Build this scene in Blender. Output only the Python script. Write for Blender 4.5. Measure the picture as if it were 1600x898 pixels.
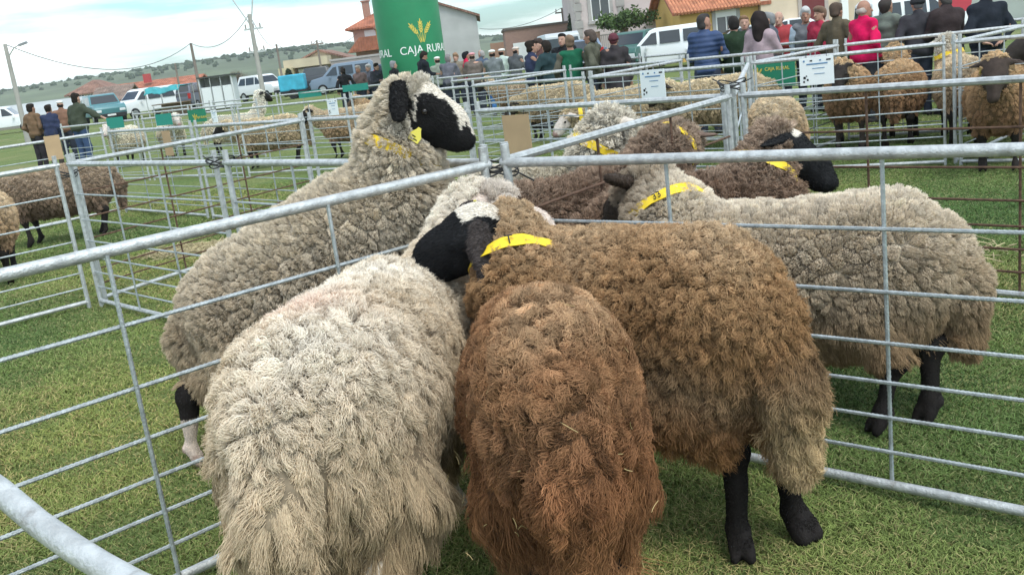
import bpy, bmesh, math, random
import numpy as np
from mathutils import Vector, Matrix, kdtree
WN = 1
GRASS_N = 800000
R = math.radians
rng = np.random.default_rng(7)
random.seed(7)
for o in list(bpy.data.objects): bpy.data.objects.remove(o)
scene = bpy.context.scene
COL = scene.collection

# ------------------------------------------------------------------ camera
F_PX, ROLL, PITCH, CAM_H = 1506.0, R(7.19), R(13.54), 1.448
fwd = np.array([0, math.cos(PITCH), -math.sin(PITCH)])
_up0 = np.array([0, math.sin(PITCH), math.cos(PITCH)])
_r0 = np.array([1.0, 0, 0])
c_right = math.cos(ROLL) * _r0 - math.sin(ROLL) * _up0
c_up = math.sin(ROLL) * _r0 + math.cos(ROLL) * _up0
cam = bpy.data.cameras.new('camera')
cam_o = bpy.data.objects.new('camera', cam)
COL.objects.link(cam_o)
M = Matrix.Identity(4)
for i in range(3):
    M[i][0] = c_right[i]; M[i][1] = c_up[i]; M[i][2] = -fwd[i]
M[0][3], M[1][3], M[2][3] = 0, 0, CAM_H
cam_o.matrix_world = M
cam.sensor_width = 36.0
cam.lens = 36.0 * F_PX / 1600.0
cam.clip_start = 0.05
cam.clip_end = 6000
scene.camera = cam_o

# ------------------------------------------------------------------ light
SUN_EL, SUN_AZ = R(58), R(150)          # azimuth measured from +Y clockwise
world = bpy.data.worlds.new('World')
scene.world = world
world.use_nodes = True
nt = world.node_tree
nt.nodes.clear()
wo = nt.nodes.new('ShaderNodeOutputWorld')
bg = nt.nodes.new('ShaderNodeBackground'); bg.inputs[1].default_value = 0.15
sky = nt.nodes.new('ShaderNodeTexSky'); sky.sky_type = 'NISHITA'; sky.sun_disc = False
sky.sun_elevation = SUN_EL; sky.sun_rotation = SUN_AZ
sky.dust_density = 2.0; sky.ozone_density = 1.5
tc = nt.nodes.new('ShaderNodeTexCoord')
mp = nt.nodes.new('ShaderNodeMapping'); mp.inputs['Scale'].default_value = (1.6, 1.6, 13.0)
mp.inputs['Location'].default_value = (0.4, 0.1, 0.15)
ns = nt.nodes.new('ShaderNodeTexNoise'); ns.inputs['Scale'].default_value = 1.7
ns.inputs['Detail'].default_value = 7; ns.inputs['Roughness'].default_value = 0.55
rp = nt.nodes.new('ShaderNodeValToRGB')
rp.color_ramp.elements[0].position = 0.40; rp.color_ramp.elements[0].color = (0.0, 0.0, 0.0, 1)
rp.color_ramp.elements[1].position = 0.66; rp.color_ramp.elements[1].color = (1, 1, 1, 1)
mx = nt.nodes.new('ShaderNodeMixRGB')
mx.inputs[2].default_value = (8.3, 8.6, 8.65, 1)      # overcast cloud, bright white
gain = nt.nodes.new('ShaderNodeMixRGB'); gain.blend_type = 'MULTIPLY'; gain.inputs[0].default_value = 1
gain.inputs[2].default_value = (.70, .92, .96, 1)
L = nt.links.new
L(tc.outputs['Generated'], mp.inputs['Vector']); L(mp.outputs[0], ns.inputs['Vector'])
L(ns.outputs['Fac'], rp.inputs[0]); L(rp.outputs[0], mx.inputs[0])
L(sky.outputs[0], gain.inputs[1]); L(gain.outputs[0], mx.inputs[1])
L(mx.outputs[0], bg.inputs[0]); L(bg.outputs[0], wo.inputs[0])
sun = bpy.data.lights.new('sun', 'SUN'); sun.energy = 1.2; sun.angle = R(25); sun.color = (1, 0.965, 0.91)
sun_o = bpy.data.objects.new('sun', sun); COL.objects.link(sun_o)
sd = Vector((math.sin(SUN_AZ) * math.cos(SUN_EL), math.cos(SUN_AZ) * math.cos(SUN_EL), math.sin(SUN_EL)))
sun_o.rotation_euler = sd.to_track_quat('Z', 'Y').to_euler()
scene.view_settings.view_transform = 'Standard'
scene.view_settings.look = 'None'
scene.view_settings.exposure = 0.74
scene.view_settings.gamma = 1
scene.cycles.max_bounces = 6
scene.cycles.volume_bounces = 2
scene.cycles.transparent_max_bounces = 6
scene.cycles.use_denoising = True
scene.cycles_curves.shape = 'RIBBONS'
scene.cycles_curves.subdivisions = 2

# ------------------------------------------------------------------ geometry helpers
def g(y):
    t = max(0.0, y - 3.0)
    return 0.0059 * t * t / (t + 2.0)
def ga(y):
    t = np.maximum(0.0, y - 3.0)
    return 0.0059 * t * t / (t + 2.0)
def gx(x, y):
    """ground height: the street dips a little towards the right-hand houses"""
    s1 = min(max((x - 2) / 7.0, 0), 1); s2 = min(max((y - 21) / 10.0, 0), 1)
    return g(min(y, 120)) - .32 * s1 * s1 * (3 - 2 * s1) * s2 * s2 * (3 - 2 * s2)
def ray(px, py):
    d = fwd * F_PX + c_right * (px - 800) + c_up * (449 - py)
    return d / np.linalg.norm(d)
def at(px, py, Y):
    """point at distance Y (along the ground, ahead) seen at a photo pixel"""
    d = ray(px, py)
    p = np.array([0, 0, CAM_H]) + d * (Y / d[1])
    return p
def px_m(px, Y):
    """ground point under the photo column px, at distance Y"""
    x = at(px, 89.0 - 0.126 * (px - 755), Y)[0]
    return x

def new_mesh(name, V, Fc, mats=None, smooth=True, parent=None, cols=None, mat_idx=None, crease_sharp=None):
    me = bpy.data.meshes.new(name)
    V = np.asarray(V, dtype=np.float32)
    if isinstance(Fc, np.ndarray):
        n, k = Fc.shape
        me.vertices.add(len(V)); me.vertices.foreach_set('co', V.ravel())
        me.loops.add(n * k); me.loops.foreach_set('vertex_index', Fc.ravel().astype(np.int32))
        me.polygons.add(n); me.polygons.foreach_set('loop_start', np.arange(n, dtype=np.int32) * k)
        me.update(calc_edges=True)
    else:
        me.from_pydata([tuple(map(float, v)) for v in V], [], Fc)
    me.polygons.foreach_set('use_smooth', np.full(len(me.polygons), smooth, dtype=bool))
    if cols is not None:
        a = me.attributes.new('Col', 'FLOAT_COLOR', 'POINT')
        c = np.ones((len(V), 4), np.float32); c[:, :3] = cols
        a.data.foreach_set('color', c.ravel())
    me.validate()
    me.update()
    o = bpy.data.objects.new(name, me)
    COL.objects.link(o)
    for m in (mats if isinstance(mats, (list, tuple)) else [mats]):
        if m: me.materials.append(m)
    if mat_idx is not None:
        me.polygons.foreach_set('material_index', np.asarray(mat_idx, np.int32))
    if parent is not None: o.parent = parent
    return o

class MB:
    """collects simple solids into one mesh"""
    def __init__(s): s.v = []; s.f = []; s.mi = []
    def add(s, V, Fc, mi=0):
        b = len(s.v)
        s.v += [tuple(v) for v in V]; s.f += [tuple(i + b for i in f) for f in Fc]; s.mi += [mi] * len(Fc)
        return s
    def box(s, c, sz, rz=0, mi=0, rx=0, ry=0):
        cx, cy, cz = c; a, b_, d = sz[0] / 2, sz[1] / 2, sz[2] / 2
        Rm = Matrix.Rotation(rz, 3, 'Z') @ Matrix.Rotation(ry, 3, 'Y') @ Matrix.Rotation(rx, 3, 'X')
        V = [Rm @ Vector((x * a, y * b_, z * d)) + Vector(c) for x in (-1, 1) for y in (-1, 1) for z in (-1, 1)]
        return s.add(V, [(0, 1, 3, 2), (4, 6, 7, 5), (0, 4, 5, 1), (2, 3, 7, 6), (0, 2, 6, 4), (1, 5, 7, 3)], mi)
    def tube(s, pts, r, n=8, caps=True, mi=0):
        pts = [Vector(p) for p in pts]
        rs = r if isinstance(r, (list, tuple, np.ndarray)) else [r] * len(pts)
        V = []; Fc = []
        up = None
        for i, p in enumerate(pts):
            t = (pts[min(i + 1, len(pts) - 1)] - pts[max(i - 1, 0)]).normalized()
            if up is None:
                up = t.orthogonal().normalized()
            else:
                up = (up - t * up.dot(t)).normalized()
            w = t.cross(up)
            for k in range(n):
                a = 2 * math.pi * k / n
                V.append(p + (up * math.cos(a) + w * math.sin(a)) * rs[i])
        for i in range(len(pts) - 1):
            for k in range(n):
                Fc.append((i * n + k, i * n + (k + 1) % n, (i + 1) * n + (k + 1) % n, (i + 1) * n + k))
        if caps:
            Fc.append(tuple(range(n - 1, -1, -1))); Fc.append(tuple((len(pts) - 1) * n + k for k in range(n)))
        return s.add(V, Fc, mi)
    def prism(s, poly, y0, y1, ax='y', mi=0):
        """polygon (a,b) extruded; ax='y': polygon in xz, extruded along y; 'x': polygon in yz; 'z': polygon in xy"""
        n = len(poly)
        def P(a, b, c):
            return (a, c, b) if ax == 'y' else ((c, a, b) if ax == 'x' else (a, b, c))
        V = [P(a, b, y0) for a, b in poly] + [P(a, b, y1) for a, b in poly]
        Fc = [tuple(range(n)), tuple(range(2 * n - 1, n - 1, -1))]
        Fc += [((i + 1) % n, i, n + i, n + (i + 1) % n) for i in range(n)]
        return s.add(V, Fc, mi)
    def obj(s, name, mats, parent=None, smooth=False, bevel=0, seg=2):
        o = new_mesh(name, s.v, s.f, mats, smooth, parent, mat_idx=s.mi)
        bm = bmesh.new(); bm.from_mesh(o.data)
        bmesh.ops.recalc_face_normals(bm, faces=bm.faces)
        if bevel:
            es = [e for e in bm.edges if len(e.link_faces) == 2 and e.calc_face_angle(0) > 0.5]
            bmesh.ops.bevel(bm, geom=es, offset=bevel, segments=seg, affect='EDGES', profile=0.6, clamp_overlap=True)
        bm.to_mesh(o.data); bm.free()
        if smooth:
            o.data.set_sharp_from_angle(angle=R(38))
        return o

def tag(o, label=None, cat=None, group=None, kind=None):
    if label: o['label'] = label
    if cat: o['category'] = cat
    if group: o['group'] = group
    if kind: o['kind'] = kind
    return o
def empty(name, loc=(0, 0, 0), rz=0, label=None, cat=None, group=None):
    o = bpy.data.objects.new(name, None); COL.objects.link(o)
    o.location = loc; o.rotation_euler = (0, 0, rz); o.empty_display_size = 0.1
    return tag(o, label, cat, group)
def copy_tree(o, parent=None):
    c = o.copy(); COL.objects.link(c)
    if parent is not None:
        c.parent = parent
    for ch in list(o.children):
        copy_tree(ch, c)
    return c

# ------------------------------------------------------------------ materials
MATS = {}
def mat(name, col=(0.5, 0.5, 0.5), rough=0.7, metal=0.0, var=0.0, vscale=8.0, bump=0.0, bscale=40.0, attr=False, spec=0.3, detail=4, emis=None):
    if name in MATS: return MATS[name]
    m = bpy.data.materials.new(name); m.use_nodes = True
    n = m.node_tree; b = n.nodes['Principled BSDF']
    b.inputs['Base Color'].default_value = (*col, 1)
    b.inputs['Roughness'].default_value = rough
    b.inputs['Metallic'].default_value = metal
    b.inputs['Specular IOR Level'].default_value = spec
    src = None
    if attr:
        a = n.nodes.new('ShaderNodeAttribute'); a.attribute_name = 'Col'; src = a.outputs['Color']
    tcn = n.nodes.new('ShaderNodeTexCoord')
    if var:
        nz = n.nodes.new('ShaderNodeTexNoise'); nz.inputs['Scale'].default_value = vscale; nz.inputs['Detail'].default_value = detail
        n.links.new(tcn.outputs['Object'], nz.inputs['Vector'])
        mr = n.nodes.new('ShaderNodeMapRange'); mr.inputs[1].default_value = 0.3; mr.inputs[2].default_value = 0.7
        mr.inputs[3].default_value = 1 - var; mr.inputs[4].default_value = 1 + var
        n.links.new(nz.outputs['Fac'], mr.inputs[0])
        mm = n.nodes.new('ShaderNodeMixRGB'); mm.blend_type = 'MULTIPLY'; mm.inputs[0].default_value = 1
        if src: n.links.new(src, mm.inputs[1])
        else: mm.inputs[1].default_value = (*col, 1)
        n.links.new(mr.outputs[0], mm.inputs[2]); src = mm.outputs[0]
    if src: n.links.new(src, b.inputs['Base Color'])
    if bump:
        nb = n.nodes.new('ShaderNodeTexNoise'); nb.inputs['Scale'].default_value = bscale; nb.inputs['Detail'].default_value = 5
        n.links.new(tcn.outputs['Object'], nb.inputs['Vector'])
        bp = n.nodes.new('ShaderNodeBump'); bp.inputs['Strength'].default_value = bump; bp.inputs['Distance'].default_value = 0.02
        n.links.new(nb.outputs['Fac'], bp.inputs['Height']); n.links.new(bp.outputs[0], b.inputs['Normal'])
    MATS[name] = m
    return m

def strand_mat(name, tip=1.0, root=1.0, rough=0.85, spec=0.12):
    m = bpy.data.materials.new(name); m.use_nodes = True
    n = m.node_tree; b = n.nodes['Principled BSDF']
    b.inputs['Roughness'].default_value = rough; b.inputs['Specular IOR Level'].default_value = spec
    a = n.nodes.new('ShaderNodeAttribute'); a.attribute_name = 'Col'
    h = n.nodes.new('ShaderNodeHairInfo')
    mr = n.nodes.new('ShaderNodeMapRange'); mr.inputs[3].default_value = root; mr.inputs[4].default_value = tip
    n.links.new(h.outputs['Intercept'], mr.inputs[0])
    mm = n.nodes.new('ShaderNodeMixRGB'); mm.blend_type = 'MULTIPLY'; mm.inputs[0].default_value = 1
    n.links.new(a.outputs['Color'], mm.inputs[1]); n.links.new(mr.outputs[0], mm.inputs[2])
    n.links.new(mm.outputs[0], b.inputs['Base Color'])
    return m

def make_curves(name, P, rad, cols, material, parent=None):
    """P: (N,K,3) strands, rad (K,) or (N,K), cols (N,3)"""
    N, K, _ = P.shape
    cu = bpy.data.hair_curves.new(name)
    cu.add_curves([K] * N)
    cu.attributes['position'].data.foreach_set('vector', P.astype(np.float32).ravel())
    ra = cu.attributes.get('radius') or cu.attributes.new('radius', 'FLOAT', 'POINT')
    rad = np.broadcast_to(np.asarray(rad, np.float32), (N, K))
    ra.data.foreach_set('value', np.ascontiguousarray(rad).ravel())
    ca = cu.attributes.new('Col', 'FLOAT_COLOR', 'CURVE')
    c = np.ones((N, 4), np.float32); c[:, :3] = cols
    ca.data.foreach_set('color', c.ravel())
    cu.materials.append(material)
    o = bpy.data.objects.new(name, cu); COL.objects.link(o)
    if parent is not None: o.parent = parent
    return o

# ------------------------------------------------------------------ implicit bodies
def smin(a, b, k):
    h = np.clip(0.5 + 0.5 * (b - a) / k, 0, 1)
    return b * (1 - h) + a * h - k * h * (1 - h)
def sd_cone(P, a, b, ra, rb):
    a = np.asarray(a, float); b = np.asarray(b, float)
    ab = b - a; L2 = max(ab @ ab, 1e-9)
    t = np.clip(((P - a) @ ab) / L2, 0, 1)
    d = np.linalg.norm(P - a - t[..., None] * ab, axis=-1)
    return d - (ra + (rb - ra) * t)
def sd_ell(P, c, r, Rm=None):
    q = P - np.asarray(c, float)
    if Rm is not None: q = q @ Rm
    r = np.asarray(r, float)
    k0 = np.linalg.norm(q / r, axis=-1); k1 = np.linalg.norm(q / (r * r), axis=-1)
    return np.where(k1 > 1e-9, k0 * (k0 - 1) / np.maximum(k1, 1e-9), -r.min())
def sd_prim(P, p):
    if p['t'] == 'c': return sd_cone(P, p['a'], p['b'], p['ra'], p['rb'])
    return sd_ell(P, p['c'], p['r'], p.get('R'))
def bb_prim(p):
    if p['t'] == 'c':
        a = np.asarray(p['a'], float); b = np.asarray(p['b'], float)
        return np.minimum(a - p['ra'], b - p['rb']), np.maximum(a + p['ra'], b + p['rb'])
    m = max(p['r']); r = np.array([m, m, m]) if p.get('R') is not None else np.asarray(p['r'], float)
    return np.asarray(p['c'], float) - r, np.asarray(p['c'], float) + r
def cone(a, b, ra, rb, reg='wool', k=None): return dict(t='c', a=a, b=b, ra=ra, rb=rb, reg=reg, k=k)
def ell(c, r, reg='wool', Rm=None, k=None): return dict(t='e', c=c, r=r, R=Rm, reg=reg, k=k)

def surface_nets(prims, h, k=0.05, noise=None):
    lo = np.min([bb_prim(p)[0] for p in prims], axis=0) - 2.5 * h
    hi = np.max([bb_prim(p)[1] for p in prims], axis=0) + 2.5 * h
    n = np.ceil((hi - lo) / h).astype(int) + 1
    D = np.full(n, 1.0)
    ax = [lo[i] + h * np.arange(n[i]) for i in range(3)]
    for p in prims:
        kk = p['k'] if p['k'] is not None else k
        a, b = bb_prim(p); pad = kk * 1.2 + 2 * h
        i0 = np.maximum(((a - pad - lo) / h).astype(int), 0); i1 = np.minimum(((b + pad - lo) / h).astype(int) + 2, n)
        sl = tuple(slice(i0[i], i1[i]) for i in range(3))
        G = np.stack(np.meshgrid(ax[0][sl[0]], ax[1][sl[1]], ax[2][sl[2]], indexing='ij'), -1)
        D[sl] = smin(D[sl], sd_prim(G, p), kk)
    if noise is not None:
        G = np.stack(np.meshgrid(*ax, indexing='ij'), -1)
        D = D + noise(G)
    S = D < 0
    # cells
    cs = [S[dx:n[0] - 1 + dx, dy:n[1] - 1 + dy, dz:n[2] - 1 + dz] for dx in (0, 1) for dy in (0, 1) for dz in (0, 1)]
    cnt = sum(c.astype(np.int8) for c in cs)
    act = (cnt > 0) & (cnt < 8)
    idx = -np.ones(act.shape, np.int64); cells = np.argwhere(act); idx[act] = np.arange(len(cells))
    acc = np.zeros((len(cells), 3)); w = np.zeros(len(cells))
    corners = [(dx, dy, dz) for dx in (0, 1) for dy in (0, 1) for dz in (0, 1)]
    ci = cells
    vals = [D[ci[:, 0] + c[0], ci[:, 1] + c[1], ci[:, 2] + c[2]] for c in corners]
    for i, c0 in enumerate(corners):
        for j, c1 in enumerate(corners):
            if j <= i or sum(abs(c0[q] - c1[q]) for q in range(3)) != 1: continue
            a, b = vals[i], vals[j]
            m = (a < 0) != (b < 0)
            t = np.where(m, a / np.where(m, a - b, 1), 0)
            pt = np.asarray(c0)[None] + t[:, None] * (np.asarray(c1) - np.asarray(c0))[None]
            acc += pt * m[:, None]; w += m
    V = lo + (cells + acc / w[:, None]) * h
    quads = []
    for axn in range(3):
        o1, o2 = [(1, 2), (2, 0), (0, 1)][axn]
        s0 = [slice(None)] * 3; s1 = [slice(None)] * 3
        s0[axn] = slice(0, -1); s1[axn] = slice(1, None)
        A = S[tuple(s0)]; B = S[tuple(s1)]
        e = np.argwhere(A != B)
        ok = (e[:, o1] > 0) & (e[:, o2] > 0) & (e[:, o1] < n[o1] - 1) & (e[:, o2] < n[o2] - 1)
        e = e[ok]
        flip = ~A[tuple(e.T)]
        d1 = np.zeros(3, int); d1[o1] = 1; d2 = np.zeros(3, int); d2[o2] = 1
        q = np.stack([idx[tuple((e - d1 - d2).T)], idx[tuple((e - d2).T)], idx[tuple(e.T)], idx[tuple((e - d1).T)]], 1)
        q[flip] = q[flip][:, ::-1]
        quads.append(q)
    Q = np.concatenate(quads)
    return V, Q
def vnormals(V, Q):
    fn = np.cross(V[Q[:, 2]] - V[Q[:, 0]], V[Q[:, 3]] - V[Q[:, 1]])
    N = np.zeros_like(V)
    for k in range(Q.shape[1]): np.add.at(N, Q[:, k], fn)
    return N / np.maximum(np.linalg.norm(N, axis=1, keepdims=True), 1e-12)
def regions(V, prims):
    regs = sorted(set(p['reg'] for p in prims))
    best = np.full((len(regs), len(V)), 9.0)
    for p in prims:
        i = regs.index(p['reg']); best[i] = np.minimum(best[i], sd_prim(V, p))
    return regs, best
# ------------------------------------------------------------------ sheep
def unit(v):
    v = np.asarray(v, float); return v / max(np.linalg.norm(v), 1e-9)
def sheep_prims(p):
    """local frame: x forward, y left, z up, ground at 0"""
    s = p.get('s', 1.0)
    pr = []
    rump, mid, sh = [np.array(p.get(k, d), float) for k, d in (('rump', (-.36, 0, .63)), ('mid', (0, 0, .60)), ('sh', (.34, 0, .63)))]
    w = p.get('w', 1.0); f = p.get('fat', 1.0)
    pr.append(ell(rump, (.25, .235 * w, .26 * f)))
    pr.append(ell((rump + mid) / 2, (.25, .25 * w, .265 * f)))
    pr.append(ell(mid, (.25, .255 * w, .265 * f)))
    pr.append(ell((sh + mid) / 2, (.25, .245 * w, .26 * f)))
    pr.append(ell(sh, (.22, .205 * w, .255 * f)))
    hp = np.array(p.get('poll', (.78, 0, .98)), float)
    hd = unit(p.get('face', (.8, 0, -.6)))
    upv = np.array(p.get('headup', (0, 0, 1)), float)
    side = unit(np.cross(upv, hd)); hu = unit(np.cross(hd, side))
    hs = p.get('hs', 1.0)
    neck0 = sh + np.array([.12, 0, .06])
    nk = p.get('neckpt')
    nr = p.get('nr', (.165, .125, .1))
    bo_ = p.get('backoff', (.02, .03)); back = hp - hd * bo_[0] - hu * bo_[1]
    if nk is None: nk = (neck0 + back) / 2 + np.array([0, 0, -.03])
    nk = np.array(nk, float)
    pr.append(cone(sh + np.array([.02, 0, .02]), nk, nr[0] + .02, nr[1]))
    pr.append(cone(nk, back, nr[1], nr[2]))
    H = lambda u, sd_, w_: hp + hs * (hd * u + side * sd_ + hu * w_)
    Rm = np.stack([hd, side, hu], 1)
    fr = p.get('freg', 'face')
    pr.append(ell(H(.03, 0, -.005), (.085 * hs, .07 * hs, .078 * hs), fr, Rm, k=.03))
    pr.append(cone(H(.05, 0, .0), H(.215, 0, -.02), .068 * hs, .042 * hs, fr, k=.025))
    pr.append(ell(H(.13, 0, .022), (.09 * hs, .042 * hs, .04 * hs), fr, Rm, k=.02))
    pr.append(ell(H(.232, 0, -.028), (.042 * hs, .042 * hs, .04 * hs), fr, Rm, k=.02))
    pr.append(cone(H(.05, 0, -.065), H(.205, 0, -.058), .05 * hs, .028 * hs, fr, k=.025))
    for q in (-1, 1):
        pr.append(ell(H(.075, q * .052, .02), (.034 * hs, .02 * hs, .028 * hs), fr, Rm, k=.015))   # brow
        pr.append(ell(H(.262, q * .02, -.012), (.012 * hs, .012 * hs, .012 * hs), fr, Rm, k=.01))
        pr.append(ell(H(.085, q * .05, -.045), (.05 * hs, .024 * hs, .04 * hs), fr, Rm, k=.02))    # cheek
    ears = p.get('ears', ((-.35, -.15), (-.35, -.15)))   # (back, up) tilt of the right / left ear
    if p.get('make_ears', True):
        for q, (bk, upw) in zip((-1, 1), ears):
            ed = unit(side * q * .9 + hd * bk + hu * upw)
            base = H(p.get('earu', -.005), q * .062, .025)
            n2 = unit(np.cross(ed, hd * .6 + hu * .5)); n3 = np.cross(ed, n2)
            es = p.get('earsize', 1.0)
            c = base + ed * .075 * hs * es
            pr.append(ell(c, (.075 * hs * es, .034 * hs * es, .014 * hs), 'ear', np.stack([ed, n3, n2], 1), k=.012))
            pr.append(cone(H(p.get('earu', -.005), q * .05, .02), base + ed * .03, .03 * hs, .02 * hs, 'ear', k=.02))
    # legs: lists of joint points (hip/shoulder, knee/hock, fetlock, toe)
    legs = p.get('legs') or {}
    y_ = .12 * w
    dflt = dict(fl=[(sh[0] + .02, y_, .46), (sh[0] + .03, y_, .29), (sh[0] + .01, y_, .09), (sh[0] + .05, y_, .025)],
                fr=[(sh[0] + .02, -y_, .46), (sh[0] - .01, -y_, .29), (sh[0] - .04, -y_, .09), (sh[0] + 0, -y_, .025)],
                hl=[(rump[0] - .02, y_ + .01, .48), (rump[0] - .13, y_, .31), (rump[0] - .10, y_, .09), (rump[0] - .05, y_, .025)],
                hr=[(rump[0] + .02, -y_ - .01, .48), (rump[0] - .08, -y_, .31), (rump[0] - .03, -y_, .09), (rump[0] + .02, -y_, .025)])
    dflt.update(legs)
    for k, J in dflt.items():
        if J is None: continue
        J = [np.array(j, float) for j in J]
        hind = k[0] == 'h'; lr = p.get('lr', 1.0)
        pr.append(cone(J[0], J[0] * .45 + J[1] * .55, .13 if hind else .10, .07 if hind else .058, 'wool', k=.05))
        pr.append(cone(J[0] * .4 + J[1] * .6, J[1], .056 * lr, .041 * lr, 'leg', k=.02))
        pr.append(ell(J[1], (.04 * lr, .037 * lr, .045 * lr), 'leg', k=.015))
        pr.append(cone(J[1], J[2], .033, .024, 'leg', k=.015))
        pr.append(ell(J[2], (.034, .031, .032), 'leg', k=.012))
        pr.append(ell(J[1] + np.array([-.012 if hind else .008, 0, .01]), (.034, .036, .040), 'leg', k=.015))
        pr.append(ell(J[2] + np.array([-.026, 0, -.005]), (.014, .022, .016), 'hoof', k=.01))
        d = unit(J[3] - J[2]); sdv = unit(np.cross(d, (0, 0, 1.0)))
        for q in (-1, 1):
            m_ = J[2] * .45 + J[3] * .55
            pr.append(cone(J[2] + sdv * q * .008, m_ + sdv * q * .014, .022, .024, 'leg', k=.008))
            pr.append(cone(m_ + sdv * q * .017, J[3] + sdv * q * .022 - d * .004, .0225, .017, 'hoof', k=.003))
    tl = p.get('tail', [(-.24, 0, .12), (-.31, 0, -.05), (-.31, 0, -.24)])
    if tl:
        T = [rump + np.array(t) for t in tl]
        pr.append(cone(T[0], T[1], .06, .065)); pr.append(cone(T[1], T[2], .065, .045))
    for e in p.get('extra', []): pr.append(e)
    for q in pr:
        if q['k'] is None: q['k'] = .06
    return pr, dict(hp=hp, hd=hd, side=side, hu=hu, hs=hs, H=H, Rm=Rm, back=back, nk=nk, sh=sh, rump=rump)

def lumps(seed, amp, sc):
    r = np.random.default_rng(seed); fr = r.normal(size=(10, 3)) * sc; ph = r.uniform(0, 6.28, 10)
    def fn(G):
        o = np.zeros(G.shape[:-1])
        for f_, q in zip(fr, ph): o += np.sin(G @ f_ + q)
        return o * amp / 3.2
    return fn

M_BODY = mat('sheep_skin_and_underwool', attr=True, rough=0.8, var=0.25, vscale=30, bump=0.2, bscale=130, spec=0.2)
M_HOOF_EYE = mat('eye_glossy', (0.012, 0.008, 0.006), rough=0.12, spec=0.5)
M_YELLOW = mat('yellow_plastic', (0.78, 0.55, 0.03), rough=0.5, var=0.12, vscale=25)
M_TAG = mat('yellow_tag_plastic', (0.72, 0.62, 0.10), rough=0.45)
M_INK = mat('black_ink', (0.01, 0.01, 0.012), rough=0.6)
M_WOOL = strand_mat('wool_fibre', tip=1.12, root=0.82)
M_COAT = strand_mat('short_coat_hair', tip=1.0, root=1.0, rough=0.7, spec=0.12)

def gradient(z, stops):
    zs = [s[0] for s in stops]; c = np.array([s[1] for s in stops])
    return np.stack([np.interp(z, zs, c[:, i]) for i in range(3)], -1)

def sample_surface(V, Q, N, wmask, n, r):
    T = np.concatenate([Q[:, [0, 1, 2]], Q[:, [0, 2, 3]]])
    ar = .5 * np.linalg.norm(np.cross(V[T[:, 1]] - V[T[:, 0]], V[T[:, 2]] - V[T[:, 0]]), axis=1)
    ar = ar * wmask[T].mean(1)
    cdf = np.cumsum(ar); tot = cdf[-1]
    t = np.searchsorted(cdf, r.uniform(0, tot, n))
    t = np.minimum(t, len(T) - 1)
    u = r.uniform(size=n); v = r.uniform(size=n); f = u + v > 1; u[f] = 1 - u[f]; v[f] = 1 - v[f]
    tr = T[t]
    b = np.stack([1 - u - v, u, v], 1)[..., None]
    P = (V[tr] * b).sum(1); Nn = (N[tr] * b).sum(1)
    return P, Nn / np.maximum(np.linalg.norm(Nn, axis=1, keepdims=True), 1e-9), tot

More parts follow.
